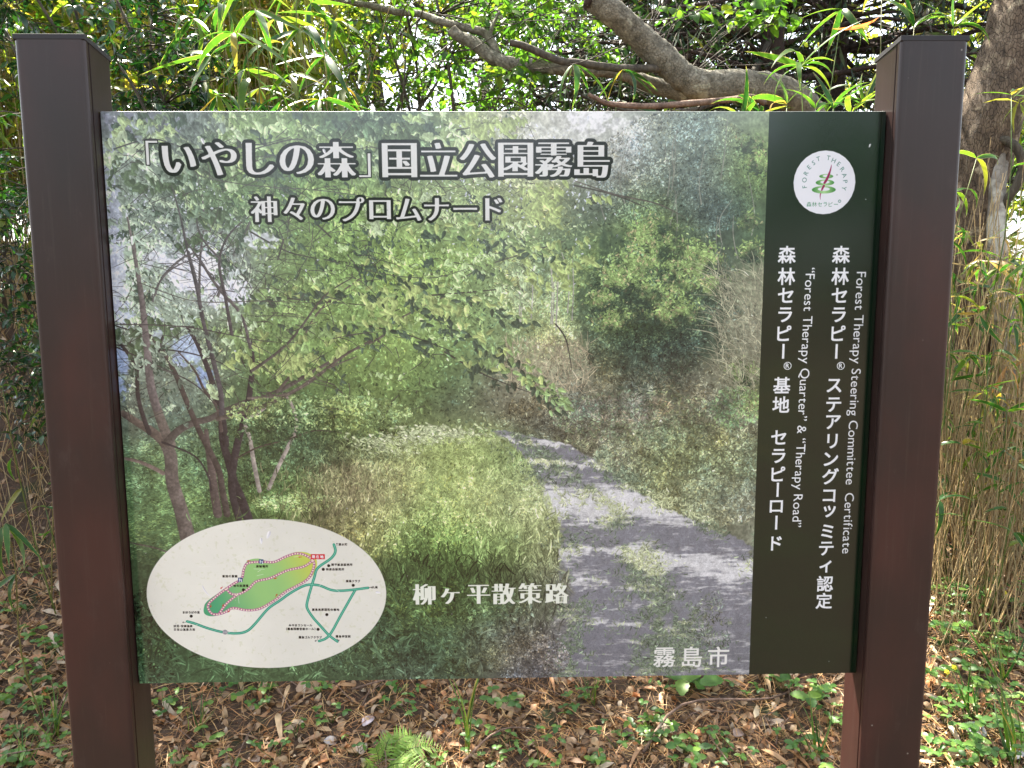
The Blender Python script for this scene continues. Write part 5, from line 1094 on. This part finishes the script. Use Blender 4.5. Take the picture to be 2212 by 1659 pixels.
# sawn stub
s0 = LP_[0]; dd = norm(LP_[0] - LP_[2]); mb = MB(); mb.tube([s0 - dd * .01, s0 + dd * .012, s0 + dd * .02], [pxr(58, 1.8), pxr(56, 1.8), pxr(40, 1.8)], 16, .10); o_ = mb.build('sawn_stub', M_CONI, lt, tb); o_['label'] = 'dark weathered sawn end of the limb'
limb([(975, 62, 2.0), (990, 78, 2.0), (1022, 92, 1.98), (1064, 125, 1.95), (1098, 137, 1.93), (1149, 143, 1.92), (1216, 146, 1.9), (1270, 150, 1.9), (1317, 152, 1.9), (1350, 160, 1.9), (1385, 175, 1.9), (1430, 190, 1.9), (1488, 202, 1.86), (1520, 205, 1.84)], [pxr(22, 2), pxr(26, 2), pxr(28, 2), pxr(30, 2), pxr(28, 2), pxr(28, 2), pxr(34, 2), pxr(38, 2)], M_LIMB)
limb([(660, -20, 2.1), (744, 3, 2.1), (800, 12, 2.1), (855, 26, 2.1), (906, 30, 2.08), (953, 47, 2.05), (1014, 62, 2.02), (1045, 70, 2.0), (1062, 90, 1.98), (1074, 118, 1.96)], [pxr(10, 2), pxr(13, 2), pxr(16, 2), pxr(17, 2), pxr(18, 2)], M_LIMB)
limb([(1058, 78, 2.0), (1064, 55, 2.0), (1078, 28, 2.05), (1100, 4, 2.1), (1130, -30, 2.1)], [pxr(9, 2), pxr(7, 2), pxr(5, 2)], M_LIMB, sides=8)
limb([(1101, 92, 1.7), (1125, 97, 1.7), (1149, 106, 1.7), (1185, 122, 1.7), (1215, 133, 1.7), (1250, 136, 1.72), (1334, 147, 1.75), (1408, 148, 1.78), (1450, 146, 1.8)], [pxr(13, 1.8), pxr(15, 1.8), pxr(15, 1.8), pxr(16, 1.8), pxr(17, 1.8)], M_TWIG, sides=10)
limb([(1160, 128, 1.68), (1142, 122, 1.66), (1166, 118, 1.66)][:2], [pxr(5, 1.7), pxr(3, 1.7)], M_TWIG, sides=5)
limb([(1172, 100, 1.7), (1176, 112, 1.7), (1188, 124, 1.7)], [pxr(3, 1.7), pxr(6, 1.7)], M_TWIG, sides=5)
limb([(1270, 203, 1.6), (1310, 222, 1.6), (1360, 228, 1.6), (1420, 229, 1.6), (1480, 224, 1.6), (1540, 219, 1.62), (1590, 214, 1.65), (1626, 210, 1.7), (1650, 222, 1.75)], [pxr(8, 1.6), pxr(12, 1.6), pxr(13, 1.6), pxr(13, 1.6), pxr(14, 1.6)], M_DEAD, sides=8)
# spring leaves on sprays hanging from above and on the limb; topmost window is unseen canopy added for dapple
tt = window(14, 1620, 1700, -10, 60, 1.9, 2.3) + window(10, 1440, 1640, 8, 40, 1.9, 2.3) + window(9, 1070, 1190, 95, 175, 1.75, 1.95) + window(50, 900, 1700, -900, -80, 1.4, 3.2)
P, D, Nn, S, tw = leafy_twigs(tt, 7, .16, .05, .3, .5)
twig_mesh(lt, tw, .0014, M_TWIG); connect(tw, list(LP_[:40]), .0022, M_TWIG, lt); foliage(lt, 'oval', M_DECI, P, D, Nn, S, 150)
# thin twigs criss-crossing
mb = MB()
for _ in range(34):
    a = at(RNG.uniform(750, 1500), RNG.uniform(-30, 250), RNG.uniform(1.7, 2.5)); d = norm(RNG.normal(size=3) * np.array([1, .4, .5])); mb.tube(curve_pts(a, a + d * RNG.uniform(.2, .7), RNG.uniform(-.05, .08), .08, 7), np.linspace(.0028, .001, 7), 4)
o_ = mb.build('twigs', M_TWIG, lt, tb); o_['kind'] = 'stuff'

# ------------------------------------------------------------------ big trunk behind the right post
rb = at(2125, 900, 2.35); rb = np.array([rb[0], rb[1], float(terr(rb[0], rb[1])) - .06])
rt_ = thing('forked_tree', rb, 'big rough brown trunk leaning right, behind the right post', 'tree')
limb([rb, at(2108, 800, 2.33), at(2100, 640, 2.32), at(2104, 480, 2.3), at(2122, 350, 2.3), at(2150, 220, 2.3), at(2192, 90, 2.3), at(2225, -40, 2.3), at(2260, -220, 2.3), at(2290, -520, 2.3)],
     [.12, .105, .075, .078, .115, .125, .122, .118, .11, .10], M_TRUNK, 'trunk', 20, .07, rt_)
limb([rb + np.array([.1, 0, 0]), at(2168, 760, 2.22), at(2158, 600, 2.2), at(2152, 470, 2.2), at(2160, 340, 2.22), at(2180, 250, 2.3)], [.052, .046, .040, .036, .034, .02], M_SILVER, 'side_stem', 12, .05, rt_)
limb([at(2150, 300, 2.22), at(2180, 306, 2.16), at(2202, 330, 2.14), at(2208, 365, 2.14), at(2196, 400, 2.14), at(2178, 428, 2.16), at(2168, 455, 2.2)], [.017, .018, .018, .017, .015], M_TWIG, 'looped_root', 10, .05, rt_)
P, D, Nn, S, tw = leafy_twigs(window(60, 1700, 2600, -1100, -250, 1.6, 3.4), 8, .25, .06, .3); foliage(rt_, 'oval', M_DECI, P, D, Nn, S, 0); twig_mesh(rt_, tw, .003, M_TWIG)
# pale trunk seen over the right post
pb = at(2090, 330, 4.4); pb = np.array([pb[0] + .1, 4.4, float(terr(pb[0], 4.4)) - .1])
pt = thing('pale_tree', pb, 'pale mottled trunk leaning left, just above the right post cap', 'tree')
limb([pb, at(2045, 160, 4.3), at(2004, 70, 4.3), at(1985, 25, 4.3), at(1965, -20, 4.3), at(1920, -150, 4.3)], [.075, .06, .054, .052, .05, .045], M_SILVER, 'trunk', 12, .06, pt)
P, D, Nn, S, tw = leafy_twigs(window(70, 1700, 2250, -500, -120, 3.6, 5.0), 9, .35, .08, .3); foliage(pt, 'oval', M_DECI, P, D, Nn, S, 0); twig_mesh(pt, tw, .004, M_TWIG)

# ------------------------------------------------------------------ dark conifers with dead lower branches
def conifer(label, px, Y, r, topdx, seed, n_dead, xw):
    b = at(px, 400, Y); b = np.array([b[0], Y, float(terr(b[0], Y)) - .1]); t = thing('conifer', b, label, 'tree', 'conifers behind the limb')
    top = np.array([b[0] + topdx, Y, 6.5]); C_ = curve_pts(b, top, 0, .01, 14); mb = MB(); mb.tube(C_, np.linspace(r, r * .6, 14), 12, .08); mb.build('trunk', M_CONI, t, b)
    P, D, Nn, S = [], [], [], []
    for k in range(n_dead):
        z = RNG.uniform(2.0, 4.8) if k % 3 else RNG.uniform(2.3, 3.6); i = np.argmin(abs(C_[:, 2] - z)); a = C_[i].copy(); a[2] = z
        ang = RNG.uniform(0, 6.283); L_ = RNG.uniform(.7, 2.0); e = a + np.array([math.cos(ang) * L_, math.sin(ang) * L_ * .7, RNG.uniform(-.5, .35)]); Br = curve_pts(a, e, RNG.uniform(-.2, .2), .05, 9)
        mb = MB(); mb.tube(Br, np.linspace(RNG.uniform(.014, .028), .005, 9), 6)
        for s in range(7):
            q = Br[int(RNG.integers(2, 9))]; d = norm(RNG.normal(size=3) * np.array([1, 1, .8]) + (0, 0, -.3)); tw_ = curve_pts(q, q + d * RNG.uniform(.15, .6), -.04, .1, 6); mb.tube(tw_, np.linspace(.005, .0015, 6), 3)
            if z > 2.2:
                for h in range(int(RNG.integers(1, 5))):
                    c_ = tw_[int(RNG.integers(2, 6))] + RNG.normal(size=3) * .06
                    for m_ in range(5): P.append(c_ + RNG.normal(size=3) * .03); D.append(norm(RNG.normal(size=3) + (0, 0, -.7))); Nn.append(RNG.normal(size=3)); S.append(RNG.uniform(.05, .12))
        mb.build('branch', M_CONI if k % 4 else M_TWIG, t, b)
    V, Q, E_ = blade_template(2, .10, .3, .1, 'lance'); P = np.array(P)
    o = place(V, Q, E_, P, np.array(D), np.array(Nn), np.array(S), RNG.random(len(P)), M_CONL, 'foliage', t); o['kind'] = 'stuff'
conifer('dark conifer trunk left of the bamboo grass tuft, dead branches spread', 1662, 3.6, .075, .12, 1, 60, 0)
conifer('broader dark conifer trunk right of the bamboo grass tuft', 1762, 4.0, .10, .05, 2, 60, 0)
conifer('thin dark conifer trunk above the grey limb', 1470, 4.4, .05, -.2, 3, 46, 0)
conifer('dark conifer trunk seen over the sawn limb stub', 1330, 5.0, .05, .2, 4, 46, 0)

# ------------------------------------------------------------------ broadleaf trees further back
def far_tree(label, px, Y, h, rx, rz, lmat, n, ls, cz=None, trunk=.07):
    b = at(px, 400, Y); b = np.array([b[0], Y, float(terr(b[0], Y)) - .1]); t = thing('broadleaf_tree', b, label, 'tree', 'broadleaf trees behind')
    mb = MB(); top = b + np.array([RNG.normal() * .2, 0, h]); C_ = curve_pts(b, top, 0, .03, 10); mb.tube(C_, np.linspace(trunk, trunk * .3, 10), 9, .08)
    cen = [];
    for k in range(26):
        d = rdirs(1)[0] * np.array([rx, rx * .7, rz]) * RNG.uniform(.35, 1) ; c_ = b + np.array([0, 0, (cz if cz else h * .72)]) + d; cen.append(c_)
        i = int(np.clip(np.argmin(abs(C_[:, 2] - (c_[2] - .4))), 2, 9)); mb.tube(curve_pts(C_[i], c_, .1, .06, 7), np.linspace(trunk * .35, .004, 7), 5)
    mb.build('trunk', M_TWIG, t, b)
    cen = np.array(cen); idx_ = RNG.integers(0, len(cen), n); P = cen[idx_] + RNG.normal(size=(n, 3)) * np.array([rx, rx, rz]) * .17
    V, Q, E_ = LOW['oval']
    o = place(V, Q, E_, P, rdirs(n, -.4), rdirs(n, .9), ls * RNG.uniform(.5, 1.3, n), np.clip(RNG.normal(.45, .25, n), 0, .99), lmat, 'foliage', t); o['kind'] = 'stuff'
far_tree('yellow-green tree far behind the left post', -60, 6.0, 4.4, 1.7, 1.6, M_FARY, 5200, .10)
far_tree('yellowish green tree behind the evergreen shrub', 260, 7.2, 4.8, 1.8, 1.7, M_FARY, 3600, .10)
far_tree('yellow-green tree behind the bamboo grass', 560, 5.6, 3.9, 1.3, 1.3, M_FARY, 5200, .08)
far_tree('light green tree behind the thin dark stems', 830, 6.6, 4.2, 1.4, 1.3, M_FARY, 4600, .09)
far_tree('green tree behind the middle of the board', 1060, 7.6, 4.4, 1.5, 1.3, M_FARG, 3000, .09)
far_tree('green tree low behind the grey limb', 1330, 9.5, 4.3, 1.7, 1.0, M_FARG, 1500, .09, 2.4)
far_tree('dark tree low behind the conifers', 1560, 10.5, 4.6, 1.8, 1.1, M_FARG, 1700, .09, 2.6)
far_tree('yellow-green tree behind the right post', 1960, 7.5, 4.0, 1.3, 1.0, M_FARY, 2400, .09, 2.5)
far_tree('light green tree at the right picture edge', 2330, 6.5, 4.2, 1.5, 1.8, M_FARY, 5200, .09)
far_tree('green tree beyond the leaning trunk', 2160, 8.5, 3.6, 1.4, 1.2, M_FARG, 3600, .10, 1.9)
# unseen trees added behind the viewer, for the light and the board's reflections
for i, (x, y, h) in enumerate(((-7, -15, 5.5), (-2.5, -17, 4.5), (2.5, -15, 5.0), (7.5, -16, 6.0))):
    b = np.array([x, y, float(terr(x, y)) - .05]); t = thing('broadleaf_tree', b, 'unseen tree added behind the viewer for light and reflections, %s from the left' % ORD[i], 'tree', 'unseen trees added for light')
    mb = MB(); mb.tube(curve_pts(b, b + (0.2, 0, h * .8), 0, .03, 8), np.linspace(.14, .05, 8), 8); mb.build('trunk', M_TRUNK, t, b)
    n = 3600; cen = b + np.array([0, 0, h * .55]) + rdirs(30) * np.array([2.4, 2.0, h * .42]) * RNG.uniform(.4, 1, (30, 1)); P = cen[RNG.integers(0, 30, n)] + RNG.normal(size=(n, 3)) * .42
    V, Q, E_ = LOW['oval']; o = place(V, Q, E_, P, rdirs(n, -.3), rdirs(n, .9), .22 * RNG.uniform(.6, 1.3, n), RNG.random(n), M_FARG, 'foliage', t); o['kind'] = 'stuff'

# ------------------------------------------------------------------ leaf litter
def gnormal(x, y):
    e = .02; return norm(np.stack([-(terr(x + e, y) - terr(x - e, y)) / (2 * e), -(terr(x, y + e) - terr(x, y - e)) / (2 * e), np.ones_like(x)], -1))
def litter(n, xr, yr, sizes, V, Q, E_, mat, name, label, tilt=.35, lift=.008, tint=None):
    x = RNG.uniform(*xr, n); y = yr[0] + (yr[1] - yr[0]) * RNG.random(n) ** 1.2; nn = gnormal(x, y) + RNG.normal(size=(n, 3)) * tilt
    keep = ~((x < -.55) & (y > 1.75) & (RNG.random(n) < .8)); x, y, nn = x[keep], y[keep], nn[keep]; n = len(x)
    z = terr(x, y) + RNG.random(n) * lift + .003; a = RNG.uniform(0, 6.283, n); d = np.stack([np.cos(a), np.sin(a), np.zeros(n)], -1)
    o = place(V, Q, E_, np.stack([x, y, z], -1), d, nn, RNG.uniform(*sizes, n), RNG.random(n) if tint is None else tint(n), mat, name, None); tag(o, label, 'leaf litter', kind='stuff')
def curled(n=4, w=.27, arch=.7, cup=.5): return blade_template(n, w, arch, cup, 'oval')
litter(15000, (-2.4, 2.6), (.5, 3.0), (.020, .052), *curled(4, .25, .95, .6), M_LITT, 'leaf_litter', 'brown dead leaves covering the ground behind the sign', .45, .014)
litter(7000, (-2.4, 2.6), (.5, 2.6), (.022, .05), *curled(4, .19, 1.3, -.8), M_LITT, 'leaf_litter', 'curled small dead leaves scattered over the brown leaf layer', .6, .018)
litter(1700, (-2.4, 2.6), (.5, 2.6), (.07, .14), *blade_template(6, .07, .45, .3, 'lance', .6), M_LITT, 'dead_bamboo_leaves', 'long dry bamboo leaves lying in the leaf litter', .3, .02, lambda n: RNG.uniform(.42, .68, n))
litter(40000, (-2.2, 2.4), (.6, 2.4), (.05, .11), *blade_template(2, .013, .35, .0, 'lance'), M_NEED, 'pine_needles', 'reddish brown pine needles lying over the leaf litter', .35, .022)
litter(2200, (-2.6, 2.6), (-1.3, .5), (.03, .06), *curled(3, .28, .5, .35), M_LITT, 'leaf_litter', 'thin scatter of dead leaves on the ground in front of the sign', .3, .01)
# low green ground cover: three-leaved sprigs too many to count, thick at both sides and thin in the middle
n = 1500; cx_ = RNG.uniform(-2.0, 2.4, n); cy_ = RNG.uniform(.75, 2.6, n); kp = ((np.abs(cx_ + .05) > .85) & (RNG.random(n) < .6)) | (RNG.random(n) < .2); cx_, cy_ = cx_[kp], cy_[kp]; n = len(cx_)
cl_ = (np.sin(cx_ * 7 + 2) * np.sin(cy_ * 9 + cx_ * 3)) > -.35; cx_, cy_ = cx_[cl_], cy_[cl_]; n = len(cx_); hh_ = RNG.uniform(.015, .06, n); a_ = RNG.uniform(0, 6.28, n)
P = np.repeat(np.stack([cx_, cy_, terr(cx_, cy_) + hh_], -1), 3, 0); aa_ = (a_[:, None] + np.array([0, 2.1, 4.2])).ravel(); D = np.stack([np.cos(aa_), np.sin(aa_), RNG.uniform(-.1, .3, n * 3)], -1)
V, Q, E_ = LOW['tooth']; o_ = place(V, Q, E_, P, D, np.array([0, -.3, 1.0]) + RNG.normal(size=(n * 3, 3)) * .25, np.repeat(RNG.uniform(.012, .024, n), 3), np.repeat(RNG.random(n), 3), M_WEED, 'ground_cover', None); tag(o_, 'low three-leaved green ground cover growing through the litter', 'ground cover', kind='stuff')
mb = MB()
for _ in range(150):
    x, y = RNG.uniform(-1.8, 2.0), RNG.uniform(.7, 2.2); a = RNG.uniform(0, 6.283); L_ = RNG.uniform(.06, .35); x2, y2 = x + math.cos(a) * L_, y + math.sin(a) * L_
    mb.tube(curve_pts((x, y, float(terr(x, y)) + .012), (x2, y2, float(terr(x2, y2)) + RNG.uniform(.01, .05)), .01, .05, 5), np.linspace(.0022, .0010, 5), 4)
o_ = mb.build('fallen_twigs', M_DEAD, None); tag(o_, 'thin dry twigs lying over the litter behind the sign', 'twigs', kind='stuff')

def fallen_leaf(px, py, size, label, tintv, ang, kind='oval'):
    p = ground_at(px, py) + (0, 0, .014); m = plainmat('fallen_leaf_colour', tintv, .6, var=.15, scale=60)
    V, Q, E_ = blade_template(6, .33, .35, .3, 'oval') if kind == 'oval' else blade_template(7, .10, .5, .4, 'lance', .8)
    o = mesh_obj('fallen_leaf', np_mesh('fallen_leaf', V * size, Q, m, True)); n_ = Vector(gnormal(np.array([p[0]]), np.array([p[1]]))[0] + np.array([0, -.25, 0])).normalized()
    q = n_.to_track_quat('Z', 'Y').to_matrix().to_4x4() @ Matrix.Rotation(ang, 4, 'Z'); o.matrix_world = Matrix.Translation(p) @ q
    sm = o.modifiers.new('thickness', 'SOLIDIFY'); sm.thickness = .0006
    tag(o, label, 'dead leaf', 'prominent fallen leaves')
for a in ((785, 1578, .052, 'pale pinkish oval dead leaf lying left of the fern', (.50, .42, .44), 1.3), (700, 1610, .046, 'grey shiny oval dead leaf on the litter near the fern', (.34, .31, .31), .2),
          (783, 1640, .055, 'beige dead leaf under the fern fronds', (.42, .33, .26), 1.9), (1585, 1600, .05, 'grey-brown dead leaf below the right end of the photo', (.27, .19, .15), .5),
          (1420, 1580, .075, 'large tan dead leaf behind the glossy seedling', (.48, .38, .28), -.6), (1500, 1595, .045, 'orange dead leaf right of the glossy seedling', (.50, .20, .09), .2),
          (1345, 1595, .05, 'dark chocolate dead leaf beside the glossy seedling', (.045, .026, .02), .3), (1630, 1560, .09, 'long curled cream leaf left of the right post', (.52, .42, .28), 1.0, 'l'),
          (1475, 1638, .10, 'long pale curled leaf at the bottom edge', (.50, .38, .26), 1.9, 'l'), (640, 1500, .085, 'wide tan dead leaf just under the board left of centre', (.36, .24, .15), .4),
          (1050, 1508, .07, 'brown rolled leaf just under the board in the middle', (.28, .16, .10), .1, 'l'), (560, 1655, .05, 'dull tan dead leaf at the bottom left of the fern', (.33, .24, .18), 2.4),
          (2130, 1600, .07, 'silvery grey dead leaf at the lower right corner', (.42, .40, .42), 2.3), (2180, 1650, .09, 'light grey dead leaf in the bottom right corner', (.46, .43, .42), .8)):
    fallen_leaf(*a)
for a, b, label, r in (((1390, 1640), (1700, 1510), 'crooked brown stick lying left of the right post foot', .005), ((600, 1560), (740, 1470), 'straight tan stick leaning under the board left part', .003), ((1000, 1660), (1150, 1590), 'reddish stick at the bottom edge right of the fern', .004), ((760, 1502), (1180, 1512), 'long thin bent stick just under the board', .003)):
    pa, pb_ = ground_at(*a) + (0, 0, .02), ground_at(*b) + (0, 0, .02); mb = MB(); mb.tube(curve_pts(pa, pb_, .02, .05, 9), np.linspace(r, r * .5, 9), 7, .1); o_ = mb.build('stick', M_DEAD, None); tag(o_, label, 'stick', 'sticks on the litter')
pc = ground_at(1600 + 60, 1575) + (0, 0, .02); mb = MB()          # prickly burr
for _ in range(60):
    d = rdirs(1)[0]; mb.tube([pc, pc + d * .009, pc + d * .019], [.0016, .0011, .0002], 3)
o_ = mb.build('burr', M_DEAD, None); tag(o_, 'spiky brown chestnut burr in the litter left of the right post foot', 'burr')

# ------------------------------------------------------------------ small plants on the ground
def weed_mesh_parts(t, b, n_st, h, ls, mat, tri=True):
    mb = MB(); P, D, Nn, S = [], [], [], []
    for k in range(n_st):
        a = k * 2.4 + RNG.uniform(-.4, .4); out = np.array([math.cos(a), math.sin(a), 0]); tip = b + out * h * RNG.uniform(.3, 1.0) + np.array([0, -.01, h * RNG.uniform(.45, 1.0)])
        mb.tube(curve_pts(b, tip, .01, .04, 5), np.linspace(.0012, .0008, 5), 4)
        for j in ((-1, 0, 1) if tri else (-1, 1)):
            aa = a + j * (2.0 if tri else 1.5); dd = norm(np.array([math.cos(aa), math.sin(aa), RNG.uniform(-.05, .35)])); P.append(tip); D.append(dd); Nn.append(norm(np.array([0, -.35, 1.0]) + RNG.normal(size=3) * .22)); S.append(ls * RNG.uniform(.7, 1.15))
    mb.build('stalks', M_STEM, t, b)
    foliage(t, 'tooth' if tri else 'oval', mat, P, D, Nn, S, 60, 'leaf', 2)
WZ = {'below the board': [(470, 1510), (520, 1495), (560, 1530), (600, 1640), (440, 1600), (500, 1655), (575, 1490), (690, 1495), (715, 1560), (880, 1545), (888, 1500), (985, 1530), (1090, 1525), (1240, 1515), (1275, 1500), (1220, 1540), (1175, 1590), (1165, 1648), (1010, 1600), (1085, 1610), (1050, 1650), (1330, 1610), (1405, 1550), (1425, 1600), (1440, 1490), (1490, 1660), (1530, 1590), (1560, 1620), (1590, 1645), (1700, 1600), (1740, 1500), (1780, 1490), (1690, 1490), (1610, 1500), (1740, 1640), (1800, 1560), (770, 1630), (940, 1650), (1290, 1650), (640, 1590), (390, 1640), (360, 1540)],
      'left of the left post': [(20, 1450), (60, 1475), (100, 1440), (115, 1500), (70, 1530), (40, 1600), (90, 1625), (125, 1560), (15, 1520), (30, 1655), (140, 1640), (70, 1370), (30, 1320), (110, 1405), (60, 1250)],
      'right of the right post': [(2030, 1290), (2065, 1320), (2100, 1270), (2140, 1320), (2170, 1350), (2040, 1390), (2080, 1420), (2120, 1450), (2160, 1400), (2200, 1440), (2030, 1480), (2060, 1520), (2095, 1480), (2140, 1520), (2190, 1520), (2040, 1560), (2080, 1590), (2115, 1560), (2160, 1590), (2030, 1630), (2070, 1650), (2120, 1640), (2170, 1640), (2200, 1600), (2200, 1330), (2120, 1380), (2050, 1350), (2180, 1240), (2150, 1180), (2200, 1200)]}
wk = 0; ORD2 = ['last', 'next to last', 'third to last', 'fourth to last', 'fifth to last', 'sixth to last', 'seventh to last', 'eighth to last', 'ninth to last', 'tenth to last', 'eleventh to last', 'twelfth to last', 'thirteenth to last', 'fourteenth to last', 'fifteenth to last', 'sixteenth to last', 'seventeenth to last', 'eighteenth to last']
for zone, pts in WZ.items():
    pts = sorted(pts, key=lambda q: q[0] if zone == 'below the board' else q[1])
    for i, (x, y) in enumerate(pts):
        p = ground_at(x, y + 6); tri = RNG.random() < .7
        k_ = i + 1; near = ('%s %s weed %s, %s from the %s' % ('small' if RNG.random() < .5 else 'leafy', 'three-leaved' if tri else 'paired-leaf', zone, ORD[i] if i < 25 else ORD2[len(pts) - 1 - i], ('left' if i < 25 else 'right') if zone == 'below the board' else ('back' if i < 25 else 'front')))
        t = thing('weed', p, near, 'weed', 'weeds ' + zone)
        big = .023 if zone != 'below the board' else .020
        weed_mesh_parts(t, p, int(RNG.integers(3, 7)) + (2 if zone.startswith('right') else 0), RNG.uniform(.035, .08) * (1.5 if zone.startswith('right') else 1), big * RNG.uniform(.8, 1.35), M_WEED, tri); wk += 1
for x, y, n_, h_, ls_, lab, tri in ((1400, 1600, 16, .075, .026, 'bright glossy seedling clump left of the orange leaf under the board', False), (1492, 1500, 2, .05, .075, 'weed with three large toothed leaves under the 霧島市 lettering', True), (1725, 1510, 3, .08, .05, 'pale toothed-leaf nettle just under the green band', True), (1480, 1632, 5, .05, .032, 'hairy five-leaved weed at the bottom right of the litter', True), (2080, 1310, 6, .10, .05, 'pale green long-leaved weed right of the right post', True)):
    p = ground_at(x, y); t = thing('seedling', p, lab, 'weed', 'larger weeds'); weed_mesh_parts(t, p, n_, h_, ls_, M_WEED if ls_ > .03 else M_DECI, tri)
# grass blades in tufts
gd = [(1010, 1640, .42, 'tall single grass tuft rising to the board bottom, right of the fern'), (1280, 1520, .14, 'small grass tuft under the road part of the photo'), (120, 1600, .2, 'grass tuft beside the left post foot'), (2190, 1660, .34, 'tall grass tuft at the lower right edge'), (2100, 1560, .22, 'grass tuft right of the right post foot'), (1770, 1640, .2, 'grass tuft left of the right post foot'), (60, 1655, .2, 'grass tuft in the lower left corner'), (430, 1580, .14, 'grass tuft right of the left post foot'), (2160, 1480, .3, 'grass tuft amid weeds at the right edge')]
for x, y, h, lab in gd:
    p = ground_at(x, y); t = thing('grass_tuft', p, lab, 'grass tuft', 'grass tufts'); P = []; D = []; Nn = []; S = []
    for k in range(9 if h < .4 else 5):
        P.append(p + RNG.normal(size=3) * np.array([.01, .01, 0])); D.append(norm(np.array([RNG.normal() * .35, RNG.normal() * .3 - .05, 1.0]) if h < .4 else np.array([RNG.normal() * .06, RNG.normal() * .06, 1.0]))); Nn.append(np.array([RNG.normal(), -1, .2])); S.append(h * RNG.uniform(.5, 1.0))
    base = p
    for i in range(len(P)):
        V, Q, E_ = blade_template(7, .016 if h < .4 else .011, RNG.uniform(.15, .6), .4, 'lance'); place(V, Q, E_, np.array([P[i]]), np.array([D[i]]), np.array([Nn[i]]), np.array([S[i]]), np.array([RNG.uniform(.2, .8)]), M_SASA, 'blade', t)
# fern
fb = ground_at(822, 1668); fern = thing('fern', fb, 'light green feathery fern at the bottom edge of the litter', 'fern')
V, Q, E_ = blade_template(10, .062, .12, .15, 'lance'); V = V.copy(); sgn = np.where(np.arange(len(V)) // 3 % 2, 1.3, .6); V[:, 1] *= sgn
PIN = np_mesh('pinna', V, Q, M_FERN, True, {'edge': E_ * 0, 'tint': E_ * 0})
for tx, ty, L_, lift_ in ((862, 1604, .2, .05), (908, 1598, .22, .05), (962, 1622, .25, .04), (812, 1628, .13, .04), (788, 1672, .12, .03), (930, 1688, .2, .04)):
    tip = ground_at(tx, ty) + np.array([0, -.05, .03]); C_ = curve_pts(fb, tip, lift_, .0, 26); mb = MB(); mb.tube(C_, np.linspace(.0014, .0006, 26), 4); fr = mb.build('frond', M_STEM, fern, fb)
    ax = norm(tip - fb); sd = norm(np.cross(ax, [0, -.5, 1.0])); nrm_ = np.cross(sd, ax)
    tot = np.linalg.norm(np.diff(C_, axis=0), axis=1).sum()
    for i in range(4, 26):
        t_ = (i - 4) / 21; pl = tot * .36 * (1 - t_) ** .8 * min(1, .55 + t_ * 3) * RNG.uniform(.86, 1.06) + .004
        for s in (-1, 1):
            d = norm(sd * s + ax * .55 + nrm_ * .10 + RNG.normal(size=3) * .11); n_ = nrm_ - d * (nrm_ @ d); n_ = norm(n_); s2 = np.cross(n_, d); p = C_[i] - fb
            o = bpy.data.objects.new('pinna', PIN); COL.objects.link(o); o.parent = fr
            o.matrix_basis = Matrix([[d[0] * pl, s2[0] * pl, n_[0] * pl, p[0]], [d[1] * pl, s2[1] * pl, n_[1] * pl, p[1]], [d[2] * pl, s2[2] * pl, n_[2] * pl, p[2]], [0, 0, 0, 1]])
# yellow flowers
M_PET = plainmat('yellow_petal', (.75, .60, .02), .5, var=.1)
for x, y, lab in ((2036, 1462, 'larger yellow five-petal flower beside the right post'), (2052, 1452, 'smaller yellow flower close right of the larger one'), (2161, 1288, 'single yellow flower in the weeds near the right edge'), (2068, 1132, 'yellow flower among the straw stems beside the right post')):
    g0 = ground_at(x, y + 22); p = g0 + np.array([0, -.02, .06]); t = thing('wild_flower', g0, lab, 'flower', 'yellow flowers'); mb = MB(); mb.tube(curve_pts(g0, p, 0, .03, 5), [.0009] * 5, 4); mb.build('stalk', M_STEM, t, g0)
    nz = norm(np.array([.1, -.7, .8])); sx_ = norm(np.cross(nz, [0, 0, 1.0])); sy_ = np.cross(nz, sx_)
    V, Q, E_ = blade_template(4, .42, .2, .15, 'oval')
    for k in range(5):
        a = k * 1.2566; d = sx_ * math.cos(a) + sy_ * math.sin(a); place(V, Q, E_, np.array([p]), np.array([d]), np.array([nz]), np.array([.0095]), np.array([.5]), M_PET, 'petal', t)
    mb = MB(); mb.tube([p - nz * .001, p + nz * .002], [.003, .0022], 8); mb.build('flower_centre', M_PET, t, g0)

# orange dead blade caught in the bamboo grass, and a few broken culms
ob = at(1905, 32, 1.6); oe = at(1814, 98, 1.5); M_OR = leafmat('orange_blade', [(0, (.62, .22, .07)), (1, (.70, .30, .10))], (1.2, 1.0, .8), .45, .45)
V, Q, E_ = blade_template(10, .05, .25, .3, 'lance', .6); L_ = float(np.linalg.norm(oe - ob)); d = norm(oe - ob); n_ = norm(np.cross(d, [0, 1.0, 0])); s_ = np.cross(n_, d)
o = mesh_obj('dead_bamboo_leaf', np_mesh('dead_bamboo_leaf', V[:, :1] * d * L_ + V[:, 1:2] * s_ * L_ + V[:, 2:3] * n_ * L_, Q, M_OR, True, {'edge': E_ * 0, 'tint': E_ * 0 + .5})); o.location = tuple(ob); tag(o, 'single orange dead blade hanging in the gap left of the right post top', 'dead leaf')
